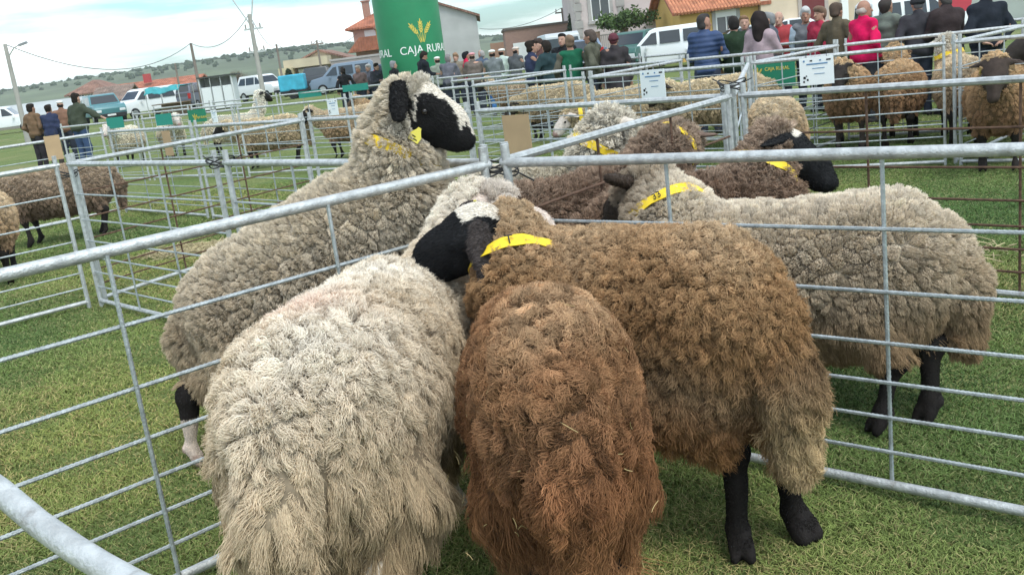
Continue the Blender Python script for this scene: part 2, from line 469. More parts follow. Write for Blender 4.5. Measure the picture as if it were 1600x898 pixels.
def wool(V, Q, N, wmask, p, seed, r0=None):
    """locks of wool as strands rooted on the body: returns strand points, colours, radii"""
    r = np.random.default_rng(seed)
    n = p['n']; K = p.get('K', 6)
    Pts, Nn, area = sample_surface(V, Q, N, wmask, n, r)
    ld = p['lock']                         # lock diameter
    if callable(ld):
        lk, lkN, _ = sample_surface(V, Q, N, wmask, int(area / (p['lock_avg'] ** 2 * .8)), r)
    else:
        lk, lkN, _ = sample_surface(V, Q, N, wmask, int(area / (ld ** 2 * .8)), r)
    Sm = np.asarray(p.get('metric', np.eye(3)), float)
    kd = kdtree.KDTree(len(lk))
    for i, q in enumerate(lk @ Sm.T): kd.insert(q, i)
    kd.balance()
    PS = Pts @ Sm.T; jit = r.normal(size=PS.shape) * p.get('jit', .0)
    near2 = [kd.find_n(q, 2) for q in PS + jit]
    li = np.array([q[0][1] for q in near2])
    d1 = np.array([q[0][2] for q in near2]); d2 = np.array([q[1][2] for q in near2])
    edge = np.clip((d2 - d1) / np.maximum(d2 + d1, 1e-6) / p.get('crack', .4), 0, 1)      # 0 at the parting between two locks
    M_ = len(lk)
    av = p.get('lock_avg', ld if not callable(ld) else .03)
    rel = Pts - lk[li]
    Ln = p['len'](Pts) * r.uniform(.82, 1.15, M_)[li] * r.uniform(.85, 1.08, n) * (1 - p.get('dome', .5) * (1 - edge) ** p.get('dexp', 2.2))
    droop = p['droop'](Pts)
    flow = np.asarray(p.get('flow', (-.35, 0, 0)), float)
    ldir = r.normal(size=(M_, 3)) * p.get('lrand', .3)
    g3 = np.array([0, 0, -1.0])
    Nl = lkN[li] * .55 + Nn * .45
    T = g3 - Nl * (Nl @ g3)[:, None]
    fl = flow - Nl * (Nl @ flow)[:, None]
    dn = Nl * (1 - droop)[:, None] + (T * .9 + fl + g3 * .25) * droop[:, None] + ldir[li] + r.normal(size=(n, 3)) * p.get('srand', .12)
    dn /= np.linalg.norm(dn, axis=1, keepdims=True)
    # keep strands outside of the body
    dd = (dn * Nn).sum(1); low = dd < .05
    dn[low] += Nn[low] * (.05 - dd[low])[:, None]
    dn /= np.linalg.norm(dn, axis=1, keepdims=True)
    ph = r.uniform(0, 6.28, M_)[li] + r.normal(size=n) * .5
    e1 = np.cross(dn, Nl + 1e-3); e1 /= np.maximum(np.linalg.norm(e1, axis=1, keepdims=True), 1e-6); e2 = np.cross(dn, e1)
    ca = p.get('curl', .006) * r.uniform(.5, 1.4, M_)[li]; cw = p.get('curlw', 7.0) * r.uniform(.7, 1.3, M_)[li]
    t = np.linspace(0, 1, K)[None, :, None]
    cq = p.get('clump', .7); cq = cq(Pts)[:, None, None] if callable(cq) else cq
    cl = cq * t ** .8
    A = Pts[:, None] - Nn[:, None] * .004
    off = rel * .0
    base = A - cl * rel[:, None] * 1.0
    ln = Ln[:, None, None]
    bend = (4 * t * (1 - t)) * p.get('bend', .2) * (1 - .8 * droop)[:, None, None]
    path = base + ln * (dn[:, None] * t + Nn[:, None] * bend * .55)
    ang = cw[:, None, None] * t + ph[:, None, None]
    path = path + (ca[:, None, None] * t ** .7) * (np.cos(ang) * e1[:, None] + np.sin(ang) * e2[:, None])
    hor = Nn * np.array([1, 1, 0.0])
    path = path - hor[:, None] * (p.get('inward', .25) * droop[:, None, None] * ln * t ** 1.5) * (Ln > .06)[:, None, None]
    path = path + r.normal(size=(n, K, 3)) * (p.get('frizz', .0025) * t)
    if p.get('floor') is not None:
        path[..., 2] = np.maximum(path[..., 2], p['floor'])
    cols = p['col'](Pts, r) * (1 + r.normal(size=(M_, 1)) * p.get('lvar', .12))[li] * (1 + r.normal(size=(n, 1)) * p.get('svar', .12))
    cols = np.clip(cols, .004, .95)
    rad0 = p.get('rad', .0013)
    rad = rad0 * np.array([1.0, 1.0, 1.0, .95, .85, .45] if K == 6 else np.linspace(1, .5, K))
    return path, rad, cols

def col_attr_face(p, info, V, base):
    return base

def build_sheep(name, p, label, group, loc=(0, 0, 0), yaw=0, h=.0125, seed=1, coll=None, tags=()):
    prims, info = sheep_prims(p)
    V, Q = surface_nets(prims, h, noise=lumps(seed, p.get('lump', .006), 14))
    N = vnormals(V, Q)
    regs, best = regions(V, prims)
    reg = np.array(regs)[best.argmin(0)]
    wd = best[regs.index('wool')]
    rest = np.min([best[i] for i in range(len(regs)) if regs[i] != 'wool'], axis=0) if len(regs) > 1 else wd * 0 + 9
    wm = (wd < rest + .004).astype(float)
    # head-local coordinates for the markings
    q = (V - info['hp']) @ info['Rm'] / info['hs']
    hl = dict(u=q[:, 0], s=q[:, 1], w=q[:, 2])
    r = np.random.default_rng(seed + 5)
    cols = np.clip(p['wool']['col'](V, r) * .40, 0, 1)  # under-wool colour darkened evenly, painting shade and dirt into the partings between locks
    fc = p['facecol'](hl, V)
    nw = reg != 'wool'
    inhead = (reg == 'face') | (reg == 'ear')
    cols[inhead] = fc[inhead]
    ek = p['facecol'](dict(u=np.array([.1]), s=np.array([.064]), w=np.array([-.045])), V[:1])[0]
    cols[reg == 'ear'] = np.array(p.get('earcol', ek))
    lc = p.get('legcol', lambda V: np.tile((.010, .008, .007), (len(V), 1)))(V)
    m = reg == 'leg'; cols[m] = lc[m]
    m = reg == 'hoof'; cols[m] = np.array(p.get('hoofcol', (.014, .011, .010)))
    if p.get('legwool'):
        lw = (reg == 'leg') & (V[:, 2] > p['legwool']); wm[lw] = 1.0
    # woolly topknot
    if p.get('topknot'):
        tk = inhead & (hl['u'] < p['topknot']) & (hl['w'] > -.0) & (reg != 'ear')
        wm[tk] = 1.0
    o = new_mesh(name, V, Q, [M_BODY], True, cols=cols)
    o.location = loc; o.rotation_euler = (0, 0, yaw)
    tag(o, label, 'sheep', group)
    path, rad, wc = wool(V, Q, N, wm, p['wool'], seed + 11)
    if p.get('topknot') and 'topcol' in p:
        qq = (path[:, 0] - info['hp']) @ info['Rm']
        m = (np.linalg.norm(path[:, 0] - info['hp'], axis=1) < .17) & (qq[:, 0] > p.get('topu', -.02))
        wc[m] = np.array(p['topcol']) * (1 + r.normal(size=(m.sum(), 1)) * .1)
    if p.get('straws'):
        sn = p['straws']; SP, SN, _ = sample_surface(V, Q, N, wm, sn, r)
        d = r.normal(size=(sn, 3)); d -= SN * (d * SN).sum(1, keepdims=True) * .8; d /= np.linalg.norm(d, axis=1, keepdims=True)
        ln = r.uniform(.014, .042, (sn, 1, 1)); t = np.linspace(-.5, .5, path.shape[1])[None, :, None]
        lift = p['wool']['len'](SP) * .55
        stp = (SP + SN * lift[:, None])[:, None] + d[:, None] * t * ln + SN[:, None] * (t ** 2) * .008
        path = np.concatenate([path, stp]); wc = np.concatenate([wc, np.array([(.55, .42, .2)]) * r.uniform(.8, 1.3, (sn, 1))])
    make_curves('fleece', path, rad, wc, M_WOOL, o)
    # short shiny coat on face and legs (near sheep)
    if p.get('coat'):
        cm = (nw & (reg != 'hoof')).astype(float)
        CP, CN, _ = sample_surface(V, Q, N, cm, p['coat'], r)
        kd = kdtree.KDTree(len(V))
        for i, v in enumerate(V): kd.insert(v, i)
        kd.balance()
        cc = np.array([cols[kd.find(v)[1]] for v in CP])
        dirn = np.where((np.linalg.norm(CP - info['hp'], axis=1) < .4)[:, None], info['hd'][None], np.array([[0, 0, -1.0]]))
        dirn = dirn - CN * (dirn * CN).sum(1, keepdims=True); dirn = dirn * 1.0 + CN * .35 + r.normal(size=CN.shape) * .15
        dirn /= np.linalg.norm(dirn, axis=1, keepdims=True)
        cl_ = np.where(np.linalg.norm(CP - info['hp'], axis=1) < .4, 1.0, .5)[:, None, None]
        t = np.linspace(0, 1, 3)[None, :, None]
        cp = CP[:, None] + dirn[:, None] * t * cl_ * r.uniform(.006, .012, (len(CP), 1, 1))
        make_curves('coat', cp, np.array([.0009, .0008, .0004]), np.clip(cc * r.uniform(.7, 1.5, (len(CP), 1)), 0, 1), M_COAT, o)
    # eyes
    eb = MB()
    for s_ in (-1, 1):
        c = info['H'](.082, s_ * .066, .006)
        Ve, Fe = ico(c, .0135 * info['hs'])
        me = MB().add(Ve, Fe).obj('eye', [M_HOOF_EYE], o, smooth=True)
    info['V'] = V; info['obj'] = o; info['prims'] = prims
    return o, info

_bm = bmesh.new(); bmesh.ops.create_icosphere(_bm, subdivisions=2, radius=1.0)
ICO_V = np.array([v.co[:] for v in _bm.verts]); ICO_F = [tuple(v.index for v in f.verts) for f in _bm.faces]; _bm.free()
def ico(c, r):
    return ICO_V * np.asarray(r) + np.asarray(c), ICO_F

def collar_band(info, parent, fr, mat_, tilt=(0, 0, 0), width=.035, extra=.03, dirn=None, centre=None, rad=None, name='neck_band', a0=0, a1=2 * math.pi):
    """a flat plastic band round the neck, hugging the wool"""
    A, B = info['nk'], info['back']
    c = (A * (1 - fr) + B * fr) if centre is None else np.array(centre, float)
    d = unit((B - A) if dirn is None else dirn) + np.array(tilt); d = unit(d)
    e1 = unit(np.cross(d, (0, .3, 1.0))); e2 = np.cross(d, e1)
    n = 40; V = []; Fc = []
    pr = info['prims']
    for k in range(n):
        a = a0 + (a1 - a0) * k / (n - (0 if a1 - a0 > 6.2 else 1))
        u = e1 * math.cos(a) + e2 * math.sin(a)
        for off, th in ((-width / 2, 0), (width / 2, 0), (width / 2, .004), (-width / 2, .004)):
            # march outwards to the body surface
            if rad is None:
                q = c + d * off; t = .30
                while t > .03:
                    x = (q + u * t)[None]
                    if min(sd_prim(x, b)[0] for b in pr if b['reg'] == 'wool') < 0.0: break
                    t -= .006
                rr = t + extra + th
            else: rr = rad + th
            wv = .0035 * math.sin(3 * a + 1) + .0025 * math.sin(11 * a + 40 * off)
            V.append(c + d * (off * (1 + .12 * math.sin(5 * a + 2)) + .004 * math.sin(4 * a)) + u * (rr + wv))
    cl = a1 - a0 > 6.2
    for k in range(n if cl else n - 1):
        b0 = 4 * k; b1 = 4 * ((k + 1) % n)
        for j in range(4):
            Fc.append((b0 + j, b0 + (j + 1) % 4, b1 + (j + 1) % 4, b1 + j))
    bo = MB().add(V, Fc).obj(name, [mat_], parent, smooth=True)
    info['band'] = (c, d, e1, e2, V, n)
    return bo
def band_text(info, parent, s, size, shift=0.0, flip=False):
    """writing on the part of a neck band that faces the viewer"""
    c, d, e1, e2, V, n = info['band']; o = info['obj']
    bpy.context.view_layer.update()
    cam_l = np.array(o.matrix_world.inverted() @ Vector((0, 0, CAM_H)))
    best = max(range(n), key=lambda k: unit(np.array(V[4 * k + 2]) + np.array(V[4 * k + 3]) - 2 * c) @ unit(cam_l - c))
    k = (best + int(shift)) % n; k2 = (k + 1) % n
    p = (np.array(V[4 * k + 2]) + np.array(V[4 * k + 3])) / 2; p2 = (np.array(V[4 * k2 + 2]) + np.array(V[4 * k2 + 3])) / 2
    ya = d if (d @ dir_up(o)) > 0 else -d
    xa = unit(p2 - p); u = unit(p - c)
    if np.cross(xa, ya) @ u < 0: xa = -xa
    if flip: xa = -xa; ya = -ya
    za = unit(np.cross(xa, ya))
    M4 = frame(p + za * .008, xa, ya)
    return text_obj('band_number', s, size, M_INK, M4, parent, .0012)
def dir_up(o):
    return np.array(o.matrix_world.to_3x3().inverted() @ Vector(c_up))

def text_obj(name, s, size, mat_, M4, parent=None, extrude=.001, align='CENTER', spacing=1.0, sx=1.0):
    cu = bpy.data.curves.new(name, 'FONT'); cu.body = s; cu.size = size; cu.extrude = extrude
    cu.align_x = align; cu.align_y = 'CENTER'; cu.space_character = spacing
    o = bpy.data.objects.new(name, cu); COL.objects.link(o)
    dg = bpy.context.evaluated_depsgraph_get()
    me = bpy.data.meshes.new_from_object(o.evaluated_get(dg))
    bpy.data.objects.remove(o)
    o = bpy.data.objects.new(name, me); COL.objects.link(o)
    me.materials.clear(); me.materials.append(mat_)
    o.matrix_world = M4
    if parent is not None:
        o.parent = parent
    return o
def frame(origin, xa, ya):
    xa = unit(xa); za = unit(np.cross(xa, ya)); ya = np.cross(za, xa)
    M4 = Matrix.Identity(4)
    for i in range(3):
        M4[i][0] = xa[i]; M4[i][1] = ya[i]; M4[i][2] = za[i]; M4[i][3] = origin[i]
    return M4
def ear_tag(info, parent, s_, u=.0, size=.03, out=.085, w=.0):
    """flat yellow tag hanging from an ear"""
    c = info['H'](u, s_ * out, w)
    xa = info['hd']; ya = unit(np.array([0, 0, 1.0]) + .1 * info['side'])
    M4 = frame(c, xa, ya)
    poly = [(-.8, -1), (.8, -1), (.9, -.1), (.35, .75), (.25, 1.1), (-.25, 1.1), (-.35, .75), (-.9, -.1)]
    m = MB().prism([(a * size, b * size) for a, b in poly], -.0015, .0015, ax='z')
    V = [M4 @ Vector(v) for v in m.v]
    m.v = [tuple(v) for v in V]
    o = m.obj('ear_tag', [M_TAG], parent)
    k = MB()
    for sgn in (-1, 1):
        for (x0, x1, y) in ((-.5, .5, -.65), (-.45, .1, -.3)):
            k.box((0, 0, 0), (0, 0, 0)) if False else None
            vv = [M4 @ Vector((a * size, b * size, sgn * .0022)) for a, b in ((x0, y - .08), (x1, y - .08), (x1, y + .08), (x0, y + .08))]
            k.add(vv, [(0, 1, 2, 3) if sgn > 0 else (3, 2, 1, 0)])
    k.obj('tag_print', [M_INK], o)
    return o

# wool looks -----------------------------------------------------------
def ramp(x, a, b): return np.clip((x - a) / (b - a), 0, 1)
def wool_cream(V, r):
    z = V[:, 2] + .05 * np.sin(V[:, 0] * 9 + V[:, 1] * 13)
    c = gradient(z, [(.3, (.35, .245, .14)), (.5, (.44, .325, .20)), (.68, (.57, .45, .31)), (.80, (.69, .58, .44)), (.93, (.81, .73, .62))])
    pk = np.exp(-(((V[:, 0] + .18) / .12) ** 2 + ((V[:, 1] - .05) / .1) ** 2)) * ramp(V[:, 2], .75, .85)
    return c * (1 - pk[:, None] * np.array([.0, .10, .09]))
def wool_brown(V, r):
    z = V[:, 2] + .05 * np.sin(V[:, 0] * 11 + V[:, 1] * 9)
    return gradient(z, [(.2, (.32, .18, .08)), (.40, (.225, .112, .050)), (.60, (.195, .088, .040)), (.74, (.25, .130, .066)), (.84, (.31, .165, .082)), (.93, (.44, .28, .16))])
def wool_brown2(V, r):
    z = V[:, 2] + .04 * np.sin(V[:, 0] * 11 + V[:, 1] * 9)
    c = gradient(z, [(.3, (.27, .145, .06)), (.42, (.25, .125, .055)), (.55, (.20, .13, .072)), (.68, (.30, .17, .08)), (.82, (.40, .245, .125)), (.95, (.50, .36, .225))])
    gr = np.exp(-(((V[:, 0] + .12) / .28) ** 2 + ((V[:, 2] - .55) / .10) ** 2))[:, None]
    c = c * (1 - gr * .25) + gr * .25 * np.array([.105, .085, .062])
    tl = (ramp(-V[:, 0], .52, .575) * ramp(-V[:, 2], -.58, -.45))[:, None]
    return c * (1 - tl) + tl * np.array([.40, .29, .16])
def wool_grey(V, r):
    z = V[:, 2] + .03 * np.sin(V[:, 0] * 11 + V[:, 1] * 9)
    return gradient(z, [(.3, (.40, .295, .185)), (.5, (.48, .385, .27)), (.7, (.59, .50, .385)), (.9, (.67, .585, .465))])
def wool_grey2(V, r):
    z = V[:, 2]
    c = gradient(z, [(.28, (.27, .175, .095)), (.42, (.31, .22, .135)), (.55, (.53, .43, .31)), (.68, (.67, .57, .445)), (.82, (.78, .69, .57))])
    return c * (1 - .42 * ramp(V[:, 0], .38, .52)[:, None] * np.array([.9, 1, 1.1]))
# ------------------------------------------------------------------ ground
def ground_material():
    m = bpy.data.materials.new('turf_ground'); m.use_nodes = True
    n = m.node_tree; b = n.nodes['Principled BSDF']; b.inputs['Roughness'].default_value = .95
    b.inputs['Specular IOR Level'].default_value = .1
    tcn = n.nodes.new('ShaderNodeTexCoord')
    def noise(sc, det=5):
        z = n.nodes.new('ShaderNodeTexNoise'); z.inputs['Scale'].default_value = sc; z.inputs['Detail'].default_value = det
        n.links.new(tcn.outputs['Object'], z.inputs['Vector']); return z
    def rampn(src, stops):
        q = n.nodes.new('ShaderNodeValToRGB'); e = q.color_ramp.elements
        e[0].position, e[0].color = stops[0][0], (*stops[0][1], 1); e[1].position, e[1].color = stops[1][0], (*stops[1][1], 1)
        for s in stops[2:]:
            x = e.new(s[0]); x.color = (*s[1], 1)
        n.links.new(src, q.inputs[0]); return q
    a = rampn(noise(28, 8).outputs['Fac'], [(.32, (.070, .095, .032)), (.5, (.140, .178, .066)), (.7, (.235, .232, .115))])
    c = rampn(noise(.9, 6).outputs['Fac'], [(.35, (.75, .9, .7)), (.62, (1.15, 1.1, 1.0))])
    mm = n.nodes.new('ShaderNodeMixRGB'); mm.blend_type = 'MULTIPLY'; mm.inputs[0].default_value = 1
    n.links.new(a.outputs[0], mm.inputs[1]); n.links.new(c.outputs[0], mm.inputs[2])
    # dry straw-coloured patches
    d = rampn(noise(.33, 5).outputs['Fac'], [(.56, (0, 0, 0)), (.66, (.55, .55, .55))])
    m2 = n.nodes.new('ShaderNodeMixRGB'); n.links.new(d.outputs[0], m2.inputs[0]); n.links.new(mm.outputs[0], m2.inputs[1])
    m2.inputs[2].default_value = (.24, .22, .11, 1)
    n.links.new(m2.outputs[0], b.inputs['Base Color'])
    bp = n.nodes.new('ShaderNodeBump'); bp.inputs['Strength'].default_value = .8; bp.inputs['Distance'].default_value = .03
    n.links.new(noise(45, 6).outputs['Fac'], bp.inputs['Height']); n.links.new(bp.outputs[0], b.inputs['Normal'])
    return m
M_TURF = ground_material()
ys = np.concatenate([np.linspace(-12, 20, 33), np.linspace(22, 60, 20), np.geomspace(65, 1400, 22)])
xs = np.concatenate([-np.geomspace(900, 12, 14), np.linspace(-10, 10, 11), np.geomspace(12, 900, 14)])
GX, GY = np.meshgrid(xs, ys)
GV = np.stack([GX, GY, np.vectorize(gx)(GX, GY)], -1).reshape(-1, 3)
nx = len(xs)
GF = np.array([(j * nx + i, j * nx + i + 1, (j + 1) * nx + i + 1, (j + 1) * nx + i) for j in range(len(ys) - 1) for i in range(nx - 1)])
tag(new_mesh('ground', GV, GF, [M_TURF], True), kind='structure')

def value_noise(x, y, seed, sc):
    r = np.random.default_rng(seed); f = r.normal(size=(12, 2)) * sc; p = r.uniform(0, 6.28, 12)
    return sum(np.sin(x * a + y * b + q) for (a, b), q in zip(f, p)) / 12 ** .5
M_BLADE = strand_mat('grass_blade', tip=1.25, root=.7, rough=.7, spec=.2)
def grass(n):
    r = np.random.default_rng(3)
    # density falls with distance; only where the view can reach
    Y = 1.0 + 13 * r.uniform(size=n) ** 2.1
    X = r.uniform(-1, 1, n) * (0.72 * Y + .35)
    z = ga(Y)
    nz = value_noise(X, Y, 1, 3.0); nz2 = value_noise(X, Y, 2, 9.0)
    hgt = (.015 + .011 * r.uniform(size=n) + .006 * nz2.clip(-1, 1.5)) * (1 + .25 * nz.clip(-1, 1.5))
    hgt *= (1 + .035 * Y)
    a = r.uniform(0, 6.28, n); lean = r.uniform(.2, 1.3, n) * hgt
    K = 4; t = np.linspace(0, 1, K)
    P = np.zeros((n, K, 3))
    P[..., 0] = X[:, None] + np.cos(a)[:, None] * lean[:, None] * t ** 1.6
    P[..., 1] = Y[:, None] + np.sin(a)[:, None] * lean[:, None] * t ** 1.6
    P[..., 2] = z[:, None] + hgt[:, None] * t * (1 - .25 * t)
    green = np.array([.160, .214, .062]); yel = np.array([.27, .26, .11]); dark = np.array([.090, .140, .042])
    k = (r.uniform(size=n) < .18 + .16 * (nz > .6)).astype(float)[:, None]
    dk = (nz2 < -.3).astype(float)[:, None] * .6
    c = green * (1 - dk) + dark * dk
    c = c * (1 - k) + yel * k
    low = value_noise(X, Y, 8, 1.1)
    c *= r.uniform(.65, 1.4, (n, 1)) * (1 + .16 * low)[:, None] * np.stack([1 + .12 * low, np.ones(n), np.ones(n)], 1)
    rad = (.0008 + .00026 * Y)[:, None] * np.array([1, .95, .75, .25])[None]
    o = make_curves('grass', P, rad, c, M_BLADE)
    tag(o, kind='stuff')
grass(GRASS_N)

# ------------------------------------------------------------------ sheep hurdles
def galv(name, base, rough, bump=0.25):
    m = mat(name, base, rough, metal=.55, var=.22, vscale=35, bump=bump, bscale=160, spec=.4)
    n = m.node_tree; b = n.nodes['Principled BSDF']; src = b.inputs['Base Color'].links[0].from_socket
    tcn = n.nodes.new('ShaderNodeTexCoord'); z = n.nodes.new('ShaderNodeTexNoise'); z.inputs['Scale'].default_value = 9; z.inputs['Detail'].default_value = 8; z.inputs['Roughness'].default_value = .7
    n.links.new(tcn.outputs['Object'], z.inputs['Vector'])
    q = n.nodes.new('ShaderNodeValToRGB'); q.color_ramp.elements[0].position = .60; q.color_ramp.elements[1].position = .74; q.color_ramp.elements[1].color = (.75, .75, .75, 1)
    n.links.new(z.outputs['Fac'], q.inputs[0])
    mm = n.nodes.new('ShaderNodeMixRGB'); n.links.new(q.outputs[0], mm.inputs[0]); n.links.new(src, mm.inputs[1]); mm.inputs[2].default_value = (.17, .13, .10, 1)
    n.links.new(mm.outputs[0], b.inputs['Base Color'])
    return m
M_GALV = galv('galvanised_steel', (.52, .53, .52), .5)
M_ROD = galv('galvanised_rod', (.42, .45, .45), .5)
M_RUST = mat('rusty_rod', (.13, .075, .05), .8, metal=.2, var=.4, vscale=30, bump=.3)
BAR_Z = [.84, .655, .50, .378, .268, .158]
def rod_mesh(mb, a, b, r, ribs=False, n=8):
    a, b = Vector(a), Vector(b); Ln = (b - a).length
    if not ribs: return mb.tube([a, b], r, n)
    k = int(Ln / .007); t = np.linspace(0, 1, k)
    return mb.tube([a.lerp(b, x) for x in t], [r * (1.13 if i % 2 else .93) for i in range(k)], n, mi=0)
def make_hurdle(L, detail=2, rusty=False, bars=BAR_Z, stays=2, low=False):
    root = empty('sheep_hurdle')
    n = 14 if detail == 2 else 8
    rod = M_RUST if rusty else M_ROD
    MB().tube([(0, 0, 1.056), (L, 0, 1.056)], .018, n).obj('top_rail', [M_GALV], root, True)
    MB().tube([(0.02, 0, .05), (L - .02, 0, .05)], .0155, n).obj('bottom_rail', [M_GALV], root, True)
    for x in (.022, L - .022):
        MB().tube([(x, 0, .0), (x, 0, 1.125)], .0165, n).obj('end_post', [M_GALV], root, True)
    for z in bars:
        rod_mesh(MB(), (.03, 0, z), (L - .03, 0, z), .0062, detail == 2, 7).obj('horizontal_bar', [rod], root, True)
    for k in range(stays):
        x = L * (k + 1) / (stays + 1)
        rod_mesh(MB(), (x, .0115, .06), (x, .0115, 1.045), .0066, detail == 2, 7).obj('stay', [rod], root, True)
    return root
H_PROTO = {}
def hurdle(p0, p1, label, group, detail=1, rusty=False, gap=.045, off=(0, 0)):
    p0 = np.array(p0, float) + off; p1 = np.array(p1, float) + off
    d = p1 - p0; Ln = np.linalg.norm(d); d /= Ln
    p0 = p0 + d * gap; Ln -= 2 * gap
    key = (detail, rusty)
    z0, z1 = g(p0[1]), g((p0 + d * Ln)[1])
    if key not in H_PROTO:
        H_PROTO[key] = (make_hurdle(2.2, detail, rusty), [False])
    pr, used = H_PROTO[key]
    o = pr if not used[0] else copy_tree(pr)
    used[0] = True
    o.location = (p0[0], p0[1], z0)
    o.rotation_euler = (0, -math.atan2(z1 - z0, Ln), math.atan2(d[1], d[0]))
    o.scale = (Ln / 2.2, 1, 1)
    return tag(o, label, 'hurdle', group)
ND = dict(O=(0, 3.64), A=(-1.5, 5.35), B=(-3.06, 7.01), C=(1.37, 5.5), D=(-.13, 7.18), E=(-1.71, 9.15), G=(3.95, 8.31), H=(2.45, 9.18), I=(1.09, 10.66), J=(-.21, 12.73))
ND = {k: np.array(v) for k, v in ND.items()}
uR = np.array([math.cos(R(-42.6)), math.sin(R(-42.6))]); uL = np.array([math.cos(R(-138)), math.sin(R(-138))])
ND['R1'] = ND['O'] + uR * 2.18
ND['L1'] = ND['O'] + uL * 2.25
ND['C1'] = ND['C'] + (ND['C'] - ND['D']) / np.linalg.norm(ND['C'] - ND['D']) * 2.3
ND['F'] = np.array([-3.3, 10.95]); ND['F2'] = np.array([-4.95, 12.75])
GH = 'galvanised hurdles round the near pens'
hurdle(ND['O'], ND['R1'], 'nearest galvanised hurdle on the right, in front of the grey-fleeced ram', GH, 2, gap=.03)
hurdle(ND['O'], ND['L1'], 'nearest galvanised hurdle on the left, between the cream sheep and the rearing ram', GH, 2, gap=.04)
hurdle(ND['O'], ND['A'], 'galvanised hurdle directly behind the rearing black-and-white faced ram', GH, 2)
# ------------------------------------------------------------------ hills and sky line
def hills():
    n = 160; m = 14
    x = np.linspace(-1100, 900, n); V = []
    r = np.random.default_rng(4)
    top = np.interp(x, [-1100, -420, -280, -130, 0, 60, 300, 900], [20, 16.5, 16, 20.5, 14, 10, 9, 9]) + value_noise(x / 60, x * 0, 9, 1.0) * 1.2
    for j in range(m):
        t = j / (m - 1)
        yy = 330 + 330 * t
        z = .5 + (top - .5) * (np.sin(t * math.pi / 2) ** 1.3) + value_noise(x / 40, x * 0 + t * 5, 10, 1.0) * .5 * t
        V.append(np.stack([x, np.full(n, yy), z], 1))
    j = m
    V.append(np.stack([x, np.full(n, 900), top * 0 - 2], 1))
    V = np.concatenate(V)
    Fc = np.array([(j * n + i, j * n + i + 1, (j + 1) * n + i + 1, (j + 1) * n + i) for j in range(m) for i in range(n - 1)])
    M_ = mat('hill_scrub', (.095, .115, .065), .95, var=.35, vscale=.03, detail=8)
    tag(new_mesh('hills', V, Fc, [M_], True), kind='structure')
    # distant scrub and trees along the ridge: far-off wood
    P = []; Fs = []; b = 0
    mb = MB()
    for k in range(2600):
        xx = r.uniform(-420, 60); t = 1.0 if r.uniform() < .8 else r.uniform(.45, 1); yy = 330 + 330 * t - r.uniform(0, 5)
        z = .5 + (np.interp(xx, x, top) - .5) * (math.sin(t * math.pi / 2) ** 1.3)
        s = r.uniform(.6, 1.7)
        v, f = ico((xx, yy, z + s * .3), (s * r.uniform(.8, 1.5), s, s * r.uniform(.7, 1.2)))
        v = v + r.normal(size=v.shape) * s * .16
        mb.add(v, f)
    tag(mb.obj('ridge_scrub', [mat('far_scrub', (.05, .068, .04), .95, var=.3, vscale=.2)]), 'dark bushes and low trees scattered along the hill ridge', 'scrub', kind='stuff')
hills()

# ------------------------------------------------------------------ hurdles, the other pens
d_ = lambda a, b: (ND[b] - ND[a]) / np.linalg.norm(ND[b] - ND[a])
for nm, b0 in (('J2', (-2.0, 14.2)), ('J3', (-4.0, 15.6)), ('J4', (-6.0, 17.0)), ('J5', (-8.0, 18.4)), ('G1', (5.6, 6.8)), ('H3', (3.9, 10.8)), ('G3', (5.5, 9.9)), ('I3', (2.5, 12.4)),
               ('J33', (1.2, 14.4)), ('K33', (-.6, 16.2)), ('G13', (7.1, 8.6)), ('H4', (5.5, 12.4)), ('G4', (7.1, 11.3)), ('I4', (4.0, 14.0)), ('J44', (2.6, 16.2)), ('K44', (.8, 18.0)), ('L44', (-1.0, 19.6)), ('M44', (-2.9, 21.2)), ('N44', (-4.8, 22.8)), ('P44', (-6.8, 24.4)), ('Q44', (-8.8, 26)), ('I5', (5.6, 15.6)), ('H5', (7.2, 14.2)),
               ('B2', ND['B'] + uL * 2.2), ('B3', ND['B'] + uL * 4.4), ('FL', (-6.5, 11.2)), ('FL2', (-8.1, 9.8)), ('M45', (-4.4, 19.0)), ('M46', (-6.2, 20.6)), ('M47', (-8, 22.2))):
    ND[nm] = np.array(b0, float)
GP = 'galvanised hurdles of the pens behind'
